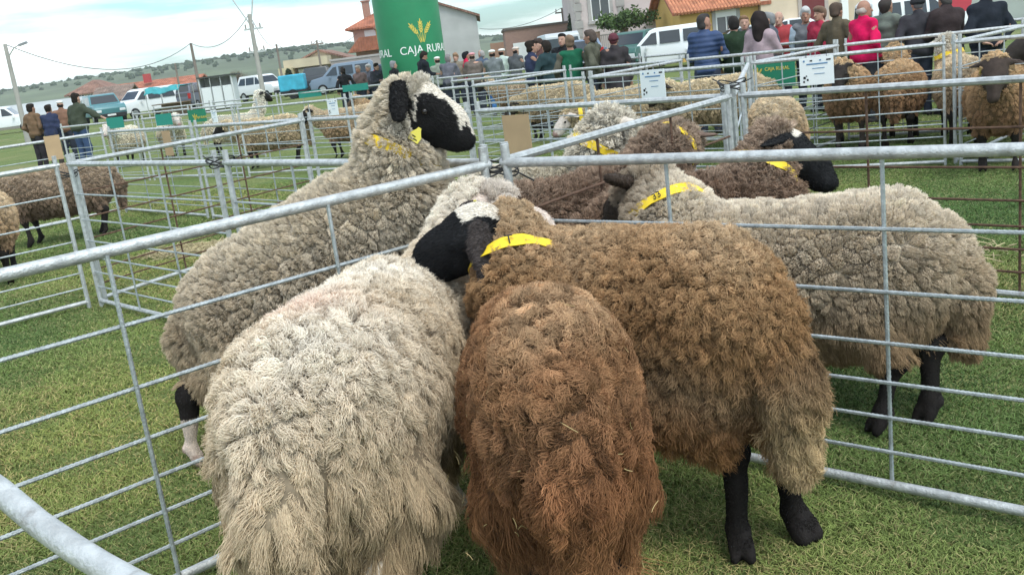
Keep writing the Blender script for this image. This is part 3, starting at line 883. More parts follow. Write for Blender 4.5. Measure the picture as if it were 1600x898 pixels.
HL = [
 ('A', 'B', GH, 'hurdle on the left ending at the double corner post behind the rearing ram', False),
 ('B', 'B2', GH, 'hurdle at the left edge in front of the two brown sheep', False),
 ('O', 'C', GH, 'dark-barred hurdle slanting up to the right from the near pen corner', True),
 ('C', 'C1', GH, 'rusty-barred hurdle behind the grey ram on the right', True),
 ('D', 'C', GP, 'hurdle carrying the tan cardboard near the middle of the photo', False),
 ('E', 'D', GP, 'hurdle directly behind the rearing ram and its raised head', False),
 ('F', 'E', GP, 'hurdle in front of the two black-headed tan sheep', False),
 ('F2', 'F', GP, 'hurdle carrying the tan cardboard on the left', False),
 ('B', 'E', GP, 'dark-barred hurdle slanting back from the left double post', True),
 ('F2', 'FL', GP, 'hurdle in front of the group of men on the left', False),
 ('J', 'I', GP, 'hurdle in front of the tan sheep standing side on in the middle', False),
 ('I', 'H', GP, 'hurdle with a white notice in front of the cream sheep bending its head', False),
 ('H', 'G', GP, 'hurdle with a white notice in front of the three brown sheep on the right', False),
 ('G', 'G1', GP, 'hurdle at the right edge in front of the dark-faced sheep', False),
 ('J2', 'J', GP, 'hurdle just left of the raised ram head, behind its pen', False),
 ('J3', 'J2', GP, 'hurdle with a small white notice in front of the second black-headed sheep', False),
 ('J4', 'J3', GP, 'hurdle in the left middle with a green banner and white notice', False),
 ('J5', 'J4', GP, 'hurdle in the left middle with two green banners', False),
 ('H', 'H3', GP, 'hurdle running back beside the sheep with the dark legs', False),
 ('I', 'I3', GP, 'hurdle running back behind the tan and cream sheep', False),
 ('J', 'J33', GP, 'hurdle running back in front of the blue-jeaned onlooker', False),
 ('G', 'G3', GP, 'hurdle running back beside the white-headed sheep', False),
 ('H3', 'G3', GP, 'hurdle in front of the red-jacketed man', False),
 ('I3', 'H3', GP, 'hurdle carrying the green banner with yellow writing', False),
 ('J33', 'I3', GP, 'hurdle in front of the man in the green waistcoat', False),
 ('K33', 'J33', GP, 'hurdle in front of the grey and blue jacketed men in the middle', False),
 ('G3', 'G13', GP, 'hurdle at the far right behind the dark-faced sheep', False),
 ('C', 'H', GP, 'hurdle slanting back on the right of the black-faced sheep head', False),
 ('I4', 'H4', GP, 'farther hurdle behind the woman with the dark hair', False),
 ('H4', 'G4', GP, 'farther hurdle behind the men in dark coats', False),
 ('J44', 'I4', GP, 'farther hurdle behind the quilted blue jacket', False),
 ('K44', 'J44', GP, 'farther hurdle behind the two talking men', False),
 ('L44', 'K44', GP, 'far hurdle at the foot of the green column', False),
 ('M44', 'L44', GP, 'far hurdle just above the rearing ram neck', False),
 ('N44', 'M44', GP, 'far hurdle hung with a teal board behind the brown sheep', False),
 ('P44', 'N44', GP, 'far hurdle hung with a teal board behind the black-headed sheep', False),
 ('Q44', 'P44', GP, 'far hurdle near the white stall', False),
 ('M45', 'M46', GP, 'far hurdle left of the black-headed sheep', False),
 ('M46', 'M47', GP, 'far hurdle behind the small white sheep on the left', False),
 ('FL', 'FL2', GP, 'hurdle at the far left edge below the men', False),
]
for a, b, gr, lb, ru in HL:
    hurdle(ND[a], ND[b], lb, gr, 1, ru)
# third near hurdle: only its curved top corner comes into the picture
root = empty('sheep_hurdle', (-1.05, 1.62, 0), 0, 'nearest hurdle with a rounded pipe corner cutting across the bottom left of the photo', 'hurdle', GH)
def world_pipe(name, pts, r, m_):
    return MB().tube([(p[0] + 1.05, p[1] - 1.62, p[2]) for p in pts], r, 14).obj(name, [m_], root, True)
pp = [at(x, y, Y * 1.30) for x, y, Y in ((-330, 560, 1.50), (-160, 655, 1.26), (0, 766, 1.08), (60, 817, 1.02), (115, 856, .975), (160, 884, .945), (210, 912, .90), (280, 945, .82))]
world_pipe('top_rail', pp, .0195, M_GALV)
e0 = pp[0]
MB().tube([(e0[0] + 1.05, e0[1] - 1.62, e0[2]), (e0[0] + 1.05, e0[1] - 1.62, .0)], .0165, 10).obj('end_post', [M_GALV], root, True)
e1 = pp[-1]
MB().tube([(e1[0] + 1.05, e1[1] - 1.62, e1[2]), (e1[0] + 1.07, e1[1] - 1.65, e1[2] - .15), (e1[0] + 1.07, e1[1] - 1.66, 0)], .0165, 10).obj('end_post', [M_GALV], root, True)

# wire ties at the near corner and at the left double post
M_WIRE = mat('tie_wire', (.05, .05, .05), .5, metal=.6)
def tie(c, label, r=.04, n=3, tail=((.12, .02, .03), (-.1, .03, .05))):
    mb = MB()
    for k in range(n):
        z = c[2] + .012 * (k - 1)
        mb.tube([(c[0] + r * (1.3 + .1 * k) * math.cos(a), c[1] + r * .8 * math.sin(a), z + .014 * math.sin(2 * a + k)) for a in np.linspace(0, 2 * math.pi, 18)], .0035, 6)
    for t in tail:
        mb.tube([c, (c[0] + t[0] * .5, c[1] + t[1] * .5, c[2] + t[2] * .3), (c[0] + t[0], c[1] + t[1], c[2] + t[2])], .0035, 6)
    tag(mb.obj('wire_tie', [M_WIRE], None, True), label, 'wire tie', 'wire ties on the hurdle posts')
tie((.015, 3.645, 1.03), 'twisted dark wire tying the posts at the near pen corner', .05, 4, ((-.17, .03, -.05), (.12, .02, -.06)))
tie((ND['B'][0], ND['B'][1], 1.0), 'wire tying the double post on the left', .05)
tie((ND['A'][0], ND['A'][1], 1.06), 'wire tying the posts right above the grass behind the rearing ram', .05, 4)
tie((ND['C'][0], ND['C'][1], 1.12), 'wire tying the posts behind the black-faced sheep head', .05, 4)

# ------------------------------------------------------------------ notices, cardboard and banners hung on hurdles
M_PAPER = mat('white_paper', (.80, .83, .83), .6); M_CARD = mat('tan_cardboard', (.48, .33, .19), .85, var=.08, vscale=6)
M_GREENB = mat('green_banner', (.018, .21, .115), .55, var=.1, vscale=5); M_TEAL = mat('teal_board', (.02, .26, .20), .5)
M_PRINTB = mat('print_blue', (.12, .25, .42), .6); M_YELB = mat('print_yellow', (.72, .55, .10), .6); M_WHITE = mat('white_paint', (.8, .8, .78), .5)
def on_panel(px, py, a, b, off=.03):
    """point seen at the pixel, on the vertical plane of a hurdle (off m in front of it)"""
    p0, p1 = ND[a], ND[b]; d = (p1 - p0) / np.linalg.norm(p1 - p0); n = np.array([-d[1], d[0]])
    if n @ p0 > 0: n = -n
    r = ray(px, py); t = (n @ p0 + off) / (n @ r[:2])
    P = np.array([0, 0, CAM_H]) + r * t
    return P, d if d[0] > 0 else -d, n
def board(name, px, py, w, h, a, b, mats_, label, cat, group=None, prints=(), th=.006, off=.034, hooks=True):
    P, d, n = on_panel(px, py, a, b, off)
    root = empty(name, P, math.atan2(d[1], d[0]), label, cat, group)
    MB().box((0, 0, 0), (w, th, h)).obj('sheet', [mats_], root)
    if hooks:
        MB().tube([(-w * .3, 0, h / 2 - .01), (-w * .3, .02, h / 2 + .05)], .003, 5).tube([(w * .3, 0, h / 2 - .01), (w * .3, .02, h / 2 + .05)], .003, 5).obj('hanging_tie', [M_WIRE], root)
    for x, z, pw, ph, m_ in prints:
        MB().box((x * w, -th / 2 - .002, z * h), (pw * w, .002, ph * h)).obj('print', [m_], root)
    return root
NP = [(-.36, .38, .05, .07, M_PRINTB), (-.15, .38, .07, .05, M_INK), (.12, .38, .05, .05, M_PRINTB), (.36, .38, .13, .05, M_INK), (.02, .26, .62, .045, M_PRINTB), (.06, .10, .36, .025, M_PRINTB), (.08, -.10, .3, .02, M_PRINTB),
      (-.36, -.22, .07, .09, M_INK), (-.27, -.30, .05, .07, M_INK), (-.38, -.36, .05, .07, M_INK), (-.30, -.16, .03, .05, M_INK)]
GNO = 'white notices hung on the pens'
board('notice_sign', 1020, 131, .31, .28, 'I', 'H', M_PAPER, 'white printed notice hanging on a rail above the cream sheep in the middle', 'sign', GNO, NP)
board('notice_sign', 1276, 111, .30, .245, 'H', 'G', M_PAPER, 'white printed notice hanging in front of the brown sheep on the right', 'sign', GNO, NP)
board('notice_sign', 520, 168, .20, .23, 'J3', 'J2', M_PAPER, 'small white notice hanging near the second black-headed sheep', 'sign', GNO, NP)
board('notice_sign', 335, 182, .13, .20, 'J4', 'J3', M_PAPER, 'small white notice beside the green banner on the left', 'sign', GNO, NP)
P_, _, _ = on_panel(808, 212, 'D', 'C')
board('cardboard_sheet', 808, 210, .27, .27, 'D', 'C', M_CARD, 'tan cardboard sheet hanging from the rail right of the rearing ram', 'cardboard', 'cardboard sheets on the pens', th=.004, off=.026, prints=())
board('cardboard_sheet', 262, 224, .21, .29, 'F2', 'F', M_CARD, 'tan cardboard sheet hanging from a rail in the left middle', 'cardboard', 'cardboard sheets on the pens', th=.004, off=.026)
board('cardboard_sheet', 84, 231, .19, .30, 'F2', 'FL', M_CARD, 'pale tan cardboard beside the legs of the man in the green jumper', 'cardboard', 'cardboard sheets on the pens', th=.004, off=.026)
board('cardboard_sheet', 1280, 96, .34, .09, 'H3', 'G3', M_CARD, 'plain tan board behind the right-hand white notice', 'cardboard', 'cardboard sheets on the pens', off=.05)
GB = 'green banners hung on the pens'
bn = board('banner', 1203, 115, .66, .30, 'I3', 'H3', M_GREENB, 'green banner with yellow wheat emblem and yellow lettering on the right', 'banner', GB, hooks=False)
def wheat(parent, c, s, m_, y=-.006, name='wheat_emblem'):
    """three ears of wheat fanning out of one stem, flat lettering thickness"""
    mb = MB()
    for a, L_ in ((-.62, .92), (0, 1.05), (.62, .92)):
        ax = np.array([math.sin(a), math.cos(a)]); nx_ = np.array([ax[1], -ax[0]])
        base = np.array([math.sin(a) * .14, -.85])
        def quad(p, q, w_):
            p = np.array(p); q = np.array(q); dd = unit(q - p); nn = np.array([dd[1], -dd[0]]) * w_
            pl = [p + nn, q + nn * .4, q - nn * .4, p - nn]
            mb.prism([(c[0] + v[0] * s, c[1] + v[1] * s) for v in pl], y - .003, y, ax='y')
        for sd_ in (-.045, .045):
            quad(base + nx_ * sd_, base * [1, 1] + np.array([0, .3]) + ax * .35 + nx_ * sd_ * 1.5, .022)
        st = base + np.array([0, .3]) + ax * .35
        for k in range(4):
            p = st + ax * (k * .17)
            for sd_ in (-1, 1):
                quad(p, p + ax * .21 + nx_ * sd_ * .15, .045)
        quad(st + ax * .62, st + ax * .9, .05)
    return mb.obj(name, [m_], parent)
wheat(bn, (-.16, .03), .075, M_YELB)
text_obj('lettering', 'CAJA RURAL', .058, M_YELB, Matrix.Translation((.10, -.0065, .05)) @ Matrix.Rotation(R(90), 4, 'X'), bn, .001)
for px, py, w, h, a, b, lb, m_ in ((308, 181, .44, .20, 'J4', 'J3', 'green banner beside a white notice left of the black-headed sheep', M_GREENB), (256, 187, .42, .19, 'J4', 'J3', 'short green banner between two pale sheep on the left', M_TEAL),
                                (180, 192, .48, .19, 'J5', 'J4', 'green banner just right of the man reaching to the post', M_TEAL)):
    bb = board('banner', px, py, w, h, a, b, m_, lb, 'banner', GB, hooks=False)
    if m_ is M_GREENB:
        wheat(bb, (-.05, -.01), .07, M_YELB); text_obj('lettering', 'CAJA RURAL', .05, M_YELB, Matrix.Translation((.1, -.0065, -.03)) @ Matrix.Rotation(R(90), 4, 'X'), bb, .001)
for px, py, w, a, b, lb in ((484, 147, .75, 'P44', 'N44', 'long teal board on a far rail above the first black-headed sheep'), (555, 137, .8, 'N44', 'M44', 'long teal board on a far rail left of the ram head')):
    board('rail_board', px, py, w, .14, a, b, M_TEAL, lb, 'board', 'teal boards on the far rails', hooks=False)
# ------------------------------------------------------------------ near sheep
def to_local(P, o, yaw):
    d = np.asarray(P, float) - np.asarray(o, float); c, s = math.cos(-yaw), math.sin(-yaw)
    return np.array([d[0] * c - d[1] * s, d[0] * s + d[1] * c, d[2]])
def dir_local(v, yaw): return to_local(v, (0, 0, 0), yaw)
def face_black(blaze=.018, top=True, nose_white=False, patch=None, base=(.014, .012, .011)):
    def f(h, V):
        u, s, w = h['u'], np.abs(h['s']), h['w']
        c = np.tile(np.array(base), (len(u), 1))
        wb = blaze * (1 + .3 * np.sin(u * 40)) + .055 * ramp(-u, -.06, .03)
        white = (w > .0) & (s < wb) & (u > -.06) & (u < .215)
        if not top: white = (w > .02) & (s < .04) & (u < .05)
        if nose_white: white |= (u > .19) & (s < .03) & (w > -.02)
        if patch is not None: white |= patch(h)
        c[white] = (.66, .60, .52)
        return c
    return f
def face_plain(col, nose=(.35, .22, .19)):
    def f(h, V):
        c = np.tile(np.array(col), (len(h['u']), 1))
        m = h['u'] > .235; c[m] = nose
        return c
    return f
GN = 'sheep crowded at the near pen corner'
near = {}
NW = int(360000 * WN)
# A: cream long-woolled sheep, seen from behind left
org = (-.425, 2.47, 0); yw = R(82)
lA = lambda P: to_local(P, org, yw)
lc_white = lambda V: np.tile((.50, .42, .33), (len(V), 1))
A = dict(rump=(-.35, .03, .63), mid=(-.02, 0, .615), sh=(.34, 0, .61), w=.90, fat=1.04,
         poll=lA((-.07, 3.42, .93)), face=dir_local((.86, -.15, -.42), yw), headup=(0, 0, 1), neckpt=lA((-.22, 3.2, .72)), hs=1.15,
         nr=(.15, .12, .10), facecol=face_plain((.62, .52, .45)), legcol=lc_white, hoofcol=(.32, .22, .17), topknot=.07, topcol=(.68, .60, .52),
         ears=((-.2, -.25), (-.2, -.25)),
         legs=dict(fr=[(.34, -.12, .46), (.38, -.11, .29), (.42, -.1, .10), (.50, -.1, .025)]), coat=9000, legwool=.22,
         wool=dict(n=NW, lock=.034, lock_avg=.034, metric=np.diag([1, 1, .6]), lvar=.06, len=lambda V: .046 + .12 * ramp(-V[:, 2], -.72, -.38) * (.5 + .5 * ramp(-V[:, 0], -.1, .35)), droop=lambda V: .22 + .73 * ramp(-V[:, 2], -.84, -.60),
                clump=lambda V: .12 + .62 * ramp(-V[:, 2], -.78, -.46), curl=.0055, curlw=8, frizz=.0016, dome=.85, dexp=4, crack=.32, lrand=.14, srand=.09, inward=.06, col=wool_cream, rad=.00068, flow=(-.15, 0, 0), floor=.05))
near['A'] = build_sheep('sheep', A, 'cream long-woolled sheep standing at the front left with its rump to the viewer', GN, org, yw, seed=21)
# B: brown long-woolled sheep, rump straight at the viewer
org = (.05, 2.36, 0); yw = R(92)
B = dict(rump=(-.34, 0, .645), mid=(-.02, 0, .57), sh=(.26, 0, .49), w=.77, fat=1.04,
         poll=(.62, .1, .34), face=(.35, .3, -.9), headup=(1, 0, .3), neckpt=(.46, .06, .44), nr=(.13, .10, .08),
         facecol=face_black(), ears=((-.4, -.2), (-.4, -.2)), straws=110, legwool=.20,
         legs=dict(hl=[(-.36, .075, .48), (-.45, .08, .31), (-.42, .085, .09), (-.37, .085, .025)], hr=[(-.32, -.075, .48), (-.40, -.08, .31), (-.36, -.085, .09), (-.31, -.085, .025)], fl=[(.26, .11, .40), (.28, .11, .27), (.27, .11, .09), (.31, .11, .025)], fr=[(.26, -.11, .40), (.26, -.11, .27), (.24, -.11, .09), (.28, -.11, .025)]),
         wool=dict(n=NW, lock=.028, lock_avg=.028, metric=np.diag([1, 1, .7]), len=lambda V: .036 + .15 * ramp(-V[:, 2], -.70, -.38) * (.55 + .45 * ramp(-V[:, 0], .1, .45)), droop=lambda V: .15 + .82 * ramp(-V[:, 2], -.88, -.58),
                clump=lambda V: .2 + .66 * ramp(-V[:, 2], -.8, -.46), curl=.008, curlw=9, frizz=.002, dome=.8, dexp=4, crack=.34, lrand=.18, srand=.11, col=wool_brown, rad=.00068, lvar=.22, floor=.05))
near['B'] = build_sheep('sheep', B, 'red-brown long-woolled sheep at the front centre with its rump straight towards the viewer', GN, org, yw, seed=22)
# C: brown sheep with a black face resting its head across the others
org = (.30, 2.80, 0); yw = R(132)
lC = lambda P: to_local(P, org, yw)
C_ = dict(rump=(-.31, 0, .64), mid=(-.02, 0, .62), sh=(.27, 0, .61), w=.94, fat=1.04,
          poll=lC((-.06, 2.89, .952)), face=dir_local((-.93, -.10, -.34), yw), headup=dir_local((-.15, -.35, 1), yw), neckpt=lC((.025, 2.80, .755)), nr=(.15, .125, .085), hs=1.06, earsize=.95, earu=.022, backoff=(.06, .07),
          facecol=face_black(blaze=.0, top=False, base=(.013, .013, .014)), ears=((-.25, -.35), (.35, -.75)), earcol=(.055, .045, .042), coat=34000, topknot=.0, topcol=(.66, .62, .55),
          legs=dict(hr=[(-.33, -.13, .48), lC((.70, 2.51, .30)), lC((.72, 2.51, .09)), lC((.745, 2.46, .025))],
                    hl=[(-.33, .13, .48), lC((.55, 2.46, .31)), lC((.54, 2.44, .09)), lC((.535, 2.38, .025))]),
          tail=[(-.22, .0, .06), (-.275, .01, -.13), (-.28, .015, -.31)],
          wool=dict(n=NW, lock=.019, lock_avg=.019, len=lambda V: .034 + .03 * ramp(-V[:, 2], -.8, -.5), droop=lambda V: .2 + .6 * ramp(-V[:, 2], -.9, -.6),
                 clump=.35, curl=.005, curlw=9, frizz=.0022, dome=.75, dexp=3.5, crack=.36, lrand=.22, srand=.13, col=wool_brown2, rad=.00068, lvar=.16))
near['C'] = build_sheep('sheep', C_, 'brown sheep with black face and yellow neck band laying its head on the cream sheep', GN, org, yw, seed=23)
# E: grey ram rearing up behind the left hurdle
org = (-.65, 3.72, 0); yw = R(4)
lE = lambda P: to_local(P, org, yw)
E_ = dict(rump=(-.37, 0, .60), mid=(-.05, 0, .745), sh=(.24, 0, .89), w=1.0, fat=1.0,
          poll=lE((-.28, 3.63, 1.335)), face=dir_local((.76, -.22, -.60), yw), headup=dir_local((.55, -.25, .80), yw), neckpt=lE((-.36, 3.67, 1.16)), nr=(.175, .128, .078), hs=1.05, earsize=.88, lr=.8,
          facecol=face_black(blaze=.030, nose_white=False, patch=lambda h: (h['w'] > .0) & (np.abs(h['s'] - .01) < .022) & (h['u'] < .25) | ((np.abs(h['u'] - .045 + .5 * h['w']) < .007) & (h['w'] > -.04) & (np.abs(h['s']) > .03)) | ((h['u'] < .03) & (h['w'] > .02) & (np.abs(h['s']) < .05)), base=(.015, .014, .014)),
          ears=((.75, -.75), (-.1, -.5)), earu=-.035, coat=34000, topknot=.02, topcol=(.64, .58, .49),
          legs=dict(fl=[(.28, .12, .72), (.36, .12, .56), (.34, .12, .38), (.38, .12, .33)], fr=[(.28, -.12, .72), (.36, -.12, .56), (.34, -.12, .38), (.38, -.12, .33)],
                    hr=[(-.40, -.13, .45), lE((-1.31, 3.62, .30)), lE((-1.345, 3.62, .09)), lE((-1.32, 3.62, .025))], hl=[(-.34, .13, .45), (-.5, .13, .30), (-.48, .13, .09), (-.44, .13, .025)]),
          tail=[(-.2, 0, .06), (-.26, 0, -.08), (-.27, 0, -.22)],
          legcol=lambda V: np.where((V[:, 2] > .22)[:, None], np.array([[.016, .013, .012]]), np.array([[.55, .45, .38]])), hoofcol=(.35, .25, .2),
          wool=dict(n=NW, lock=.026, lock_avg=.026, len=lambda V: .036 + .015 * ramp(-V[:, 2], -.6, -.35), droop=lambda V: .12 + .45 * ramp(-V[:, 2], -.6, -.4),
                 clump=.10, curl=.0015, curlw=6, frizz=.0013, dome=.9, dexp=4, crack=.34, lrand=.07, srand=.06, bend=.03, col=wool_grey, rad=.00068, lvar=.10, flow=(-.5, 0, -.2),
                 metric=np.diag([1, .7, .5]) @ np.array([[math.cos(R(26)), 0, math.sin(R(26))], [0, 1, 0], [-math.sin(R(26)), 0, math.cos(R(26))]])))
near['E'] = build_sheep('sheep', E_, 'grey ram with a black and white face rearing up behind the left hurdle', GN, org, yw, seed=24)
# R: grey ram standing behind the right hurdle
org = (1.00, 3.47, 0); yw = R(156)
lR = lambda P: to_local(P, org, yw)
R_ = dict(rump=(-.36, 0, .545), mid=(-.02, 0, .52), sh=(.32, 0, .55), w=1.0, fat=1.0,
          poll=lR((.585, 3.80, .87)), face=dir_local((-.55, .62, -.56), yw), headup=dir_local((-.4, .4, .8), yw), neckpt=lR((.64, 3.66, .74)), nr=(.18, .15, .105), freg='face', hs=1.15,
          facecol=lambda h, V: np.tile((.05, .035, .026), (len(V), 1)), ears=((-.2, -.35), (-.2, .25)), coat=9000, topknot=.1, topcol=(.34, .27, .20),
          legs=dict(hr=[(-.36, -.13, .42), lR((1.44, 3.22, .27)), lR((1.41, 3.17, .09)), lR((1.37, 3.14, .025))],
                    hl=[(-.30, .13, .42), lR((1.28, 3.14, .25)), lR((1.22, 3.12, .09)), lR((1.17, 3.10, .025))]),
          tail=[(-.21, 0, .08), (-.26, 0, -.08), (-.25, 0, -.24)], legcol=lambda V: np.tile((.010, .008, .007), (len(V), 1)),
          wool=dict(n=NW, lock=.033, lock_avg=.033, len=lambda V: .034 + .045 * ramp(-V[:, 2], -.46, -.32), droop=lambda V: .1 + .5 * ramp(-V[:, 2], -.6, -.36),
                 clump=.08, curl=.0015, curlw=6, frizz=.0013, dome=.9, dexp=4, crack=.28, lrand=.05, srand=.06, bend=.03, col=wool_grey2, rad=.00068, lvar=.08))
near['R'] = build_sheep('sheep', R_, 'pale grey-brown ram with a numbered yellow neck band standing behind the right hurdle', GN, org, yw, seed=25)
# ------------------------------------------------------------------ more sheep in the pen behind the near corner (F, H, G)
def mid_wool(col, n, rad=.0016, lock=.035, L_=.035, skirt=.03, droop=.5, **k):
    d = dict(n=int(n * min(1, WN)), lock=lock, lock_avg=lock, len=lambda V: L_ + skirt * ramp(-V[:, 2], -.55, -.35), droop=lambda V: .15 + droop * ramp(-V[:, 2], -.75, -.4),
             clump=.3, curl=.003, curlw=7, frizz=.002, dome=.75, lrand=.18, srand=.12, bend=.08, col=col, rad=rad, lvar=.14)
    d.update(k); return d
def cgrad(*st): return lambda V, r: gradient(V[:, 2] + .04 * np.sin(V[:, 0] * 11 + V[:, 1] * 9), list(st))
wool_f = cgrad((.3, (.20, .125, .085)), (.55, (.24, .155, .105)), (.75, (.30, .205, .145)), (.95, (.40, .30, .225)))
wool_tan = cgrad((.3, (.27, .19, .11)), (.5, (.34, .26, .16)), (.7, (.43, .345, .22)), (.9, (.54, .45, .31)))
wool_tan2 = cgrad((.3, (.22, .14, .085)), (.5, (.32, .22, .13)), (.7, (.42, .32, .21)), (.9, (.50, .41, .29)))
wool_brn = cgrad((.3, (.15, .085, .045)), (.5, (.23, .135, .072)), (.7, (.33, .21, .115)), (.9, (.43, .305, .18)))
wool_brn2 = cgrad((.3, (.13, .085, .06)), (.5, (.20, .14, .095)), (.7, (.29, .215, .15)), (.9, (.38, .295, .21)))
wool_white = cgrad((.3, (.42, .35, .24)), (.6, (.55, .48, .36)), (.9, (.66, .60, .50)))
GF_ = 'sheep in the pen just behind the near corner'
org = (.36, 4.72, 0); yw = R(28); l_ = lambda P: to_local(P, org, yw)
F_ = dict(rump=(-.34, 0, .56), mid=(-.02, 0, .54), sh=(.32, 0, .60), poll=l_((.98, 5.12, .90)), face=dir_local((.45, .8, -.45), yw), neckpt=l_((.86, 5.0, .84)), nr=(.16, .13, .11), hs=1.1,
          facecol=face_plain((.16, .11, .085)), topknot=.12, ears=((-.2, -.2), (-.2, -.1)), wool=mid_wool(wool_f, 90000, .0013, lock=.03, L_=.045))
near['F'] = build_sheep('sheep', F_, 'curly purplish-brown sheep with its head turned away behind the slanting rail', GF_, org, yw, h=.016, seed=31)
org = (.30, 5.45, 0); yw = R(10); l_ = lambda P: to_local(P, org, yw)
H_ = dict(rump=(-.34, 0, .56), mid=(-.02, 0, .55), sh=(.30, 0, .60), poll=l_((.66, 5.35, 1.0)), face=dir_local((.75, .5, -.45), yw), neckpt=l_((.56, 5.35, .86)), nr=(.17, .14, .12), hs=1.1,
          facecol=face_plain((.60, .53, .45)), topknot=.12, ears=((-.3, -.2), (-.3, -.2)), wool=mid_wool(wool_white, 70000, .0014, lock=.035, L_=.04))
near['H'] = build_sheep('sheep', H_, 'white woolly sheep with a yellow neck band behind the slanting rail', GF_, org, yw, h=.016, seed=32)
org = (.90, 4.26, 0); yw = R(16); l_ = lambda P: to_local(P, org, yw)
G_ = dict(rump=(-.34, 0, .55), mid=(-.02, 0, .53), sh=(.26, 0, .56), poll=l_((1.315, 4.42, .905)), face=dir_local((.70, -.25, -.66), yw), neckpt=l_((1.19, 4.37, .76)), nr=(.16, .13, .10), hs=1.12,
          facecol=lambda h, V: np.where(((h['u'] < .035) & (h['w'] > .035) & (np.abs(h['s']) < .05))[:, None], np.array([[.66, .6, .52]]), np.array([[.012, .012, .013]])), topknot=-.03, coat=9000,
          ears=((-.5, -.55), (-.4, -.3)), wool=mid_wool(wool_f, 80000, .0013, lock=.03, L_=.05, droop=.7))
near['G'] = build_sheep('sheep', G_, 'brown sheep with a black face and white tuft in profile behind the grey ram', GF_, org, yw, h=.0145, seed=33)

# ------------------------------------------------------------------ neck bands and ear tags of the near sheep
o, i_ = near['C']; b = collar_band(i_, o, .52, M_YELLOW, width=.038, extra=.038); band_text(i_, o, 'T', .04); ear_tag(i_, o, -1, -.01, .022, .085, .02)
o, i_ = near['E']; collar_band(i_, o, .0, M_YELLOW, width=.04, extra=.019, dirn=(.55, 0, 1.0)); ear_tag(i_, o, -1, .10, .026, .10, -.07)
o, i_ = near['R']; collar_band(i_, o, .15, M_YELLOW, width=.042, extra=.038); band_text(i_, o, '33', .036)
o, i_ = near['F']; collar_band(i_, o, .55, M_YELLOW, width=.035, extra=.03); ear_tag(i_, o, -1, .0, .03, .09, -.03)
o, i_ = near['H']; collar_band(i_, o, .35, M_YELLOW, width=.045, extra=.03)
o, i_ = near['G']; collar_band(i_, o, .2, M_YELLOW, width=.035, extra=.034); ear_tag(i_, o, -1, .06, .024, .092, -.05)
o, i_ = near['A']; ear_tag(i_, o, -1, .02, .02, .09, -.02)

# ------------------------------------------------------------------ sheep in the pens farther back
def bg_sheep(key, X, Y, yaw, label, woolc, facecol, n=14000, poll=None, face=(.8, 0, -.6), collar=None, legs=None, s=1.0, top=.02, h=.022, legcol=(.018, .014, .012), tagged=None, neck=None, group='sheep in the pens farther back', hs=1.05, topcol=None, topu=-.02):
    org = (X, Y, g(Y)); l_ = dict(rump=(-.34, 0, .585), mid=(-.02, 0, .565), sh=(.32, 0, .585), poll=poll or (.72, 0, .90), face=face, neckpt=neck, nr=(.16, .125, .10), hs=hs,
        facecol=facecol, topknot=top, topu=topu, legcol=lambda V: np.tile(legcol, (len(V), 1)), ears=((-.25, -.6), (-.25, -.5)), wool=mid_wool(lambda V, r: woolc(V, r) * 1.42, n * 2, .0008 + .00012 * Y, lock=.045, L_=.028, skirt=.02, K=5))
    if topcol: l_['topcol'] = topcol
    o, i_ = build_sheep('sheep', l_, label, group, org, yaw, h=h, seed=int(abs(X) * 100 + Y * 7))
    o.scale = (s, s, s)
    if collar: collar_band(i_, o, .4, M_YELLOW, width=.045, extra=.03)
    if tagged: ear_tag(i_, o, tagged, .02, .03, .09, -.02)
    return o
BK = face_black(); WH = face_plain((.55, .48, .42)); DK = lambda h, V: np.tile((.028, .022, .019), (len(V), 1)); BR = lambda h, V: np.tile((.09, .055, .035), (len(V), 1))
bg_sheep('1', -4.55, 8.55, R(112), 'tan sheep cut off by the left edge with its rump to the viewer', wool_tan2, DK, 26000, poll=(.68, .1, .7), face=(.7, .1, -.7))
bg_sheep('2', -4.80, 10.6, R(192), 'brown sheep with black legs standing side on at the left', wool_brn2, DK, 24000, poll=(.74, .0, .72), face=(.6, 0, -.8))
bg_sheep('3', -7.9, 21.3, R(-95), 'small pale sheep facing the viewer between two green banners', wool_white, WH, 6000, h=.03)
bg_sheep('4', -7.1, 21.9, R(-60), 'small white sheep peeping out to the right of the pale one on the left', wool_white, WH, 6000, h=.03)
bg_sheep('5', -3.75, 16.6, R(183), 'tan sheep with a black and white head turned left in the left middle', wool_tan, BK, 12000, poll=(.70, .02, .80), face=(.85, .1, -.5))
bg_sheep('6', -2.30, 16.4, R(176), 'second black-headed sheep with its head behind the small white notice', wool_tan2, BK, 12000, poll=(.70, .02, .86), face=(.75, .2, -.6))
bg_sheep('7', -1.75, 17.9, R(160), 'brown sheep partly hidden behind the rearing ram neck', wool_brn, BR, 9000, h=.026)
bg_sheep('8', 1.02, 15.2, R(165), 'golden tan sheep standing side on with its head hidden in the middle', wool_tan, DK, 14000, poll=(.62, .2, .62), face=(.5, .3, -.8))
bg_sheep('9', 1.62, 11.75, R(193), 'cream sheep bending its white head down behind the middle notice', wool_tan, WH, 20000, poll=(.74, .03, .60), face=(.75, .1, -.65), collar=True, top=.06)
bg_sheep('10', 2.72, 11.5, R(171), 'tan sheep with a black face looking left below the quilted jacket', wool_tan, DK, 20000, poll=(.66, .03, .80), face=(.75, .2, -.65), legcol=(.03, .024, .02))
bg_sheep('11', 2.42, 8.3, R(75), 'tan sheep rump just right of the corner post behind the black-faced head', wool_tan2, DK, 20000, poll=(.60, .0, .70), face=(.5, 0, -.85), s=.95)
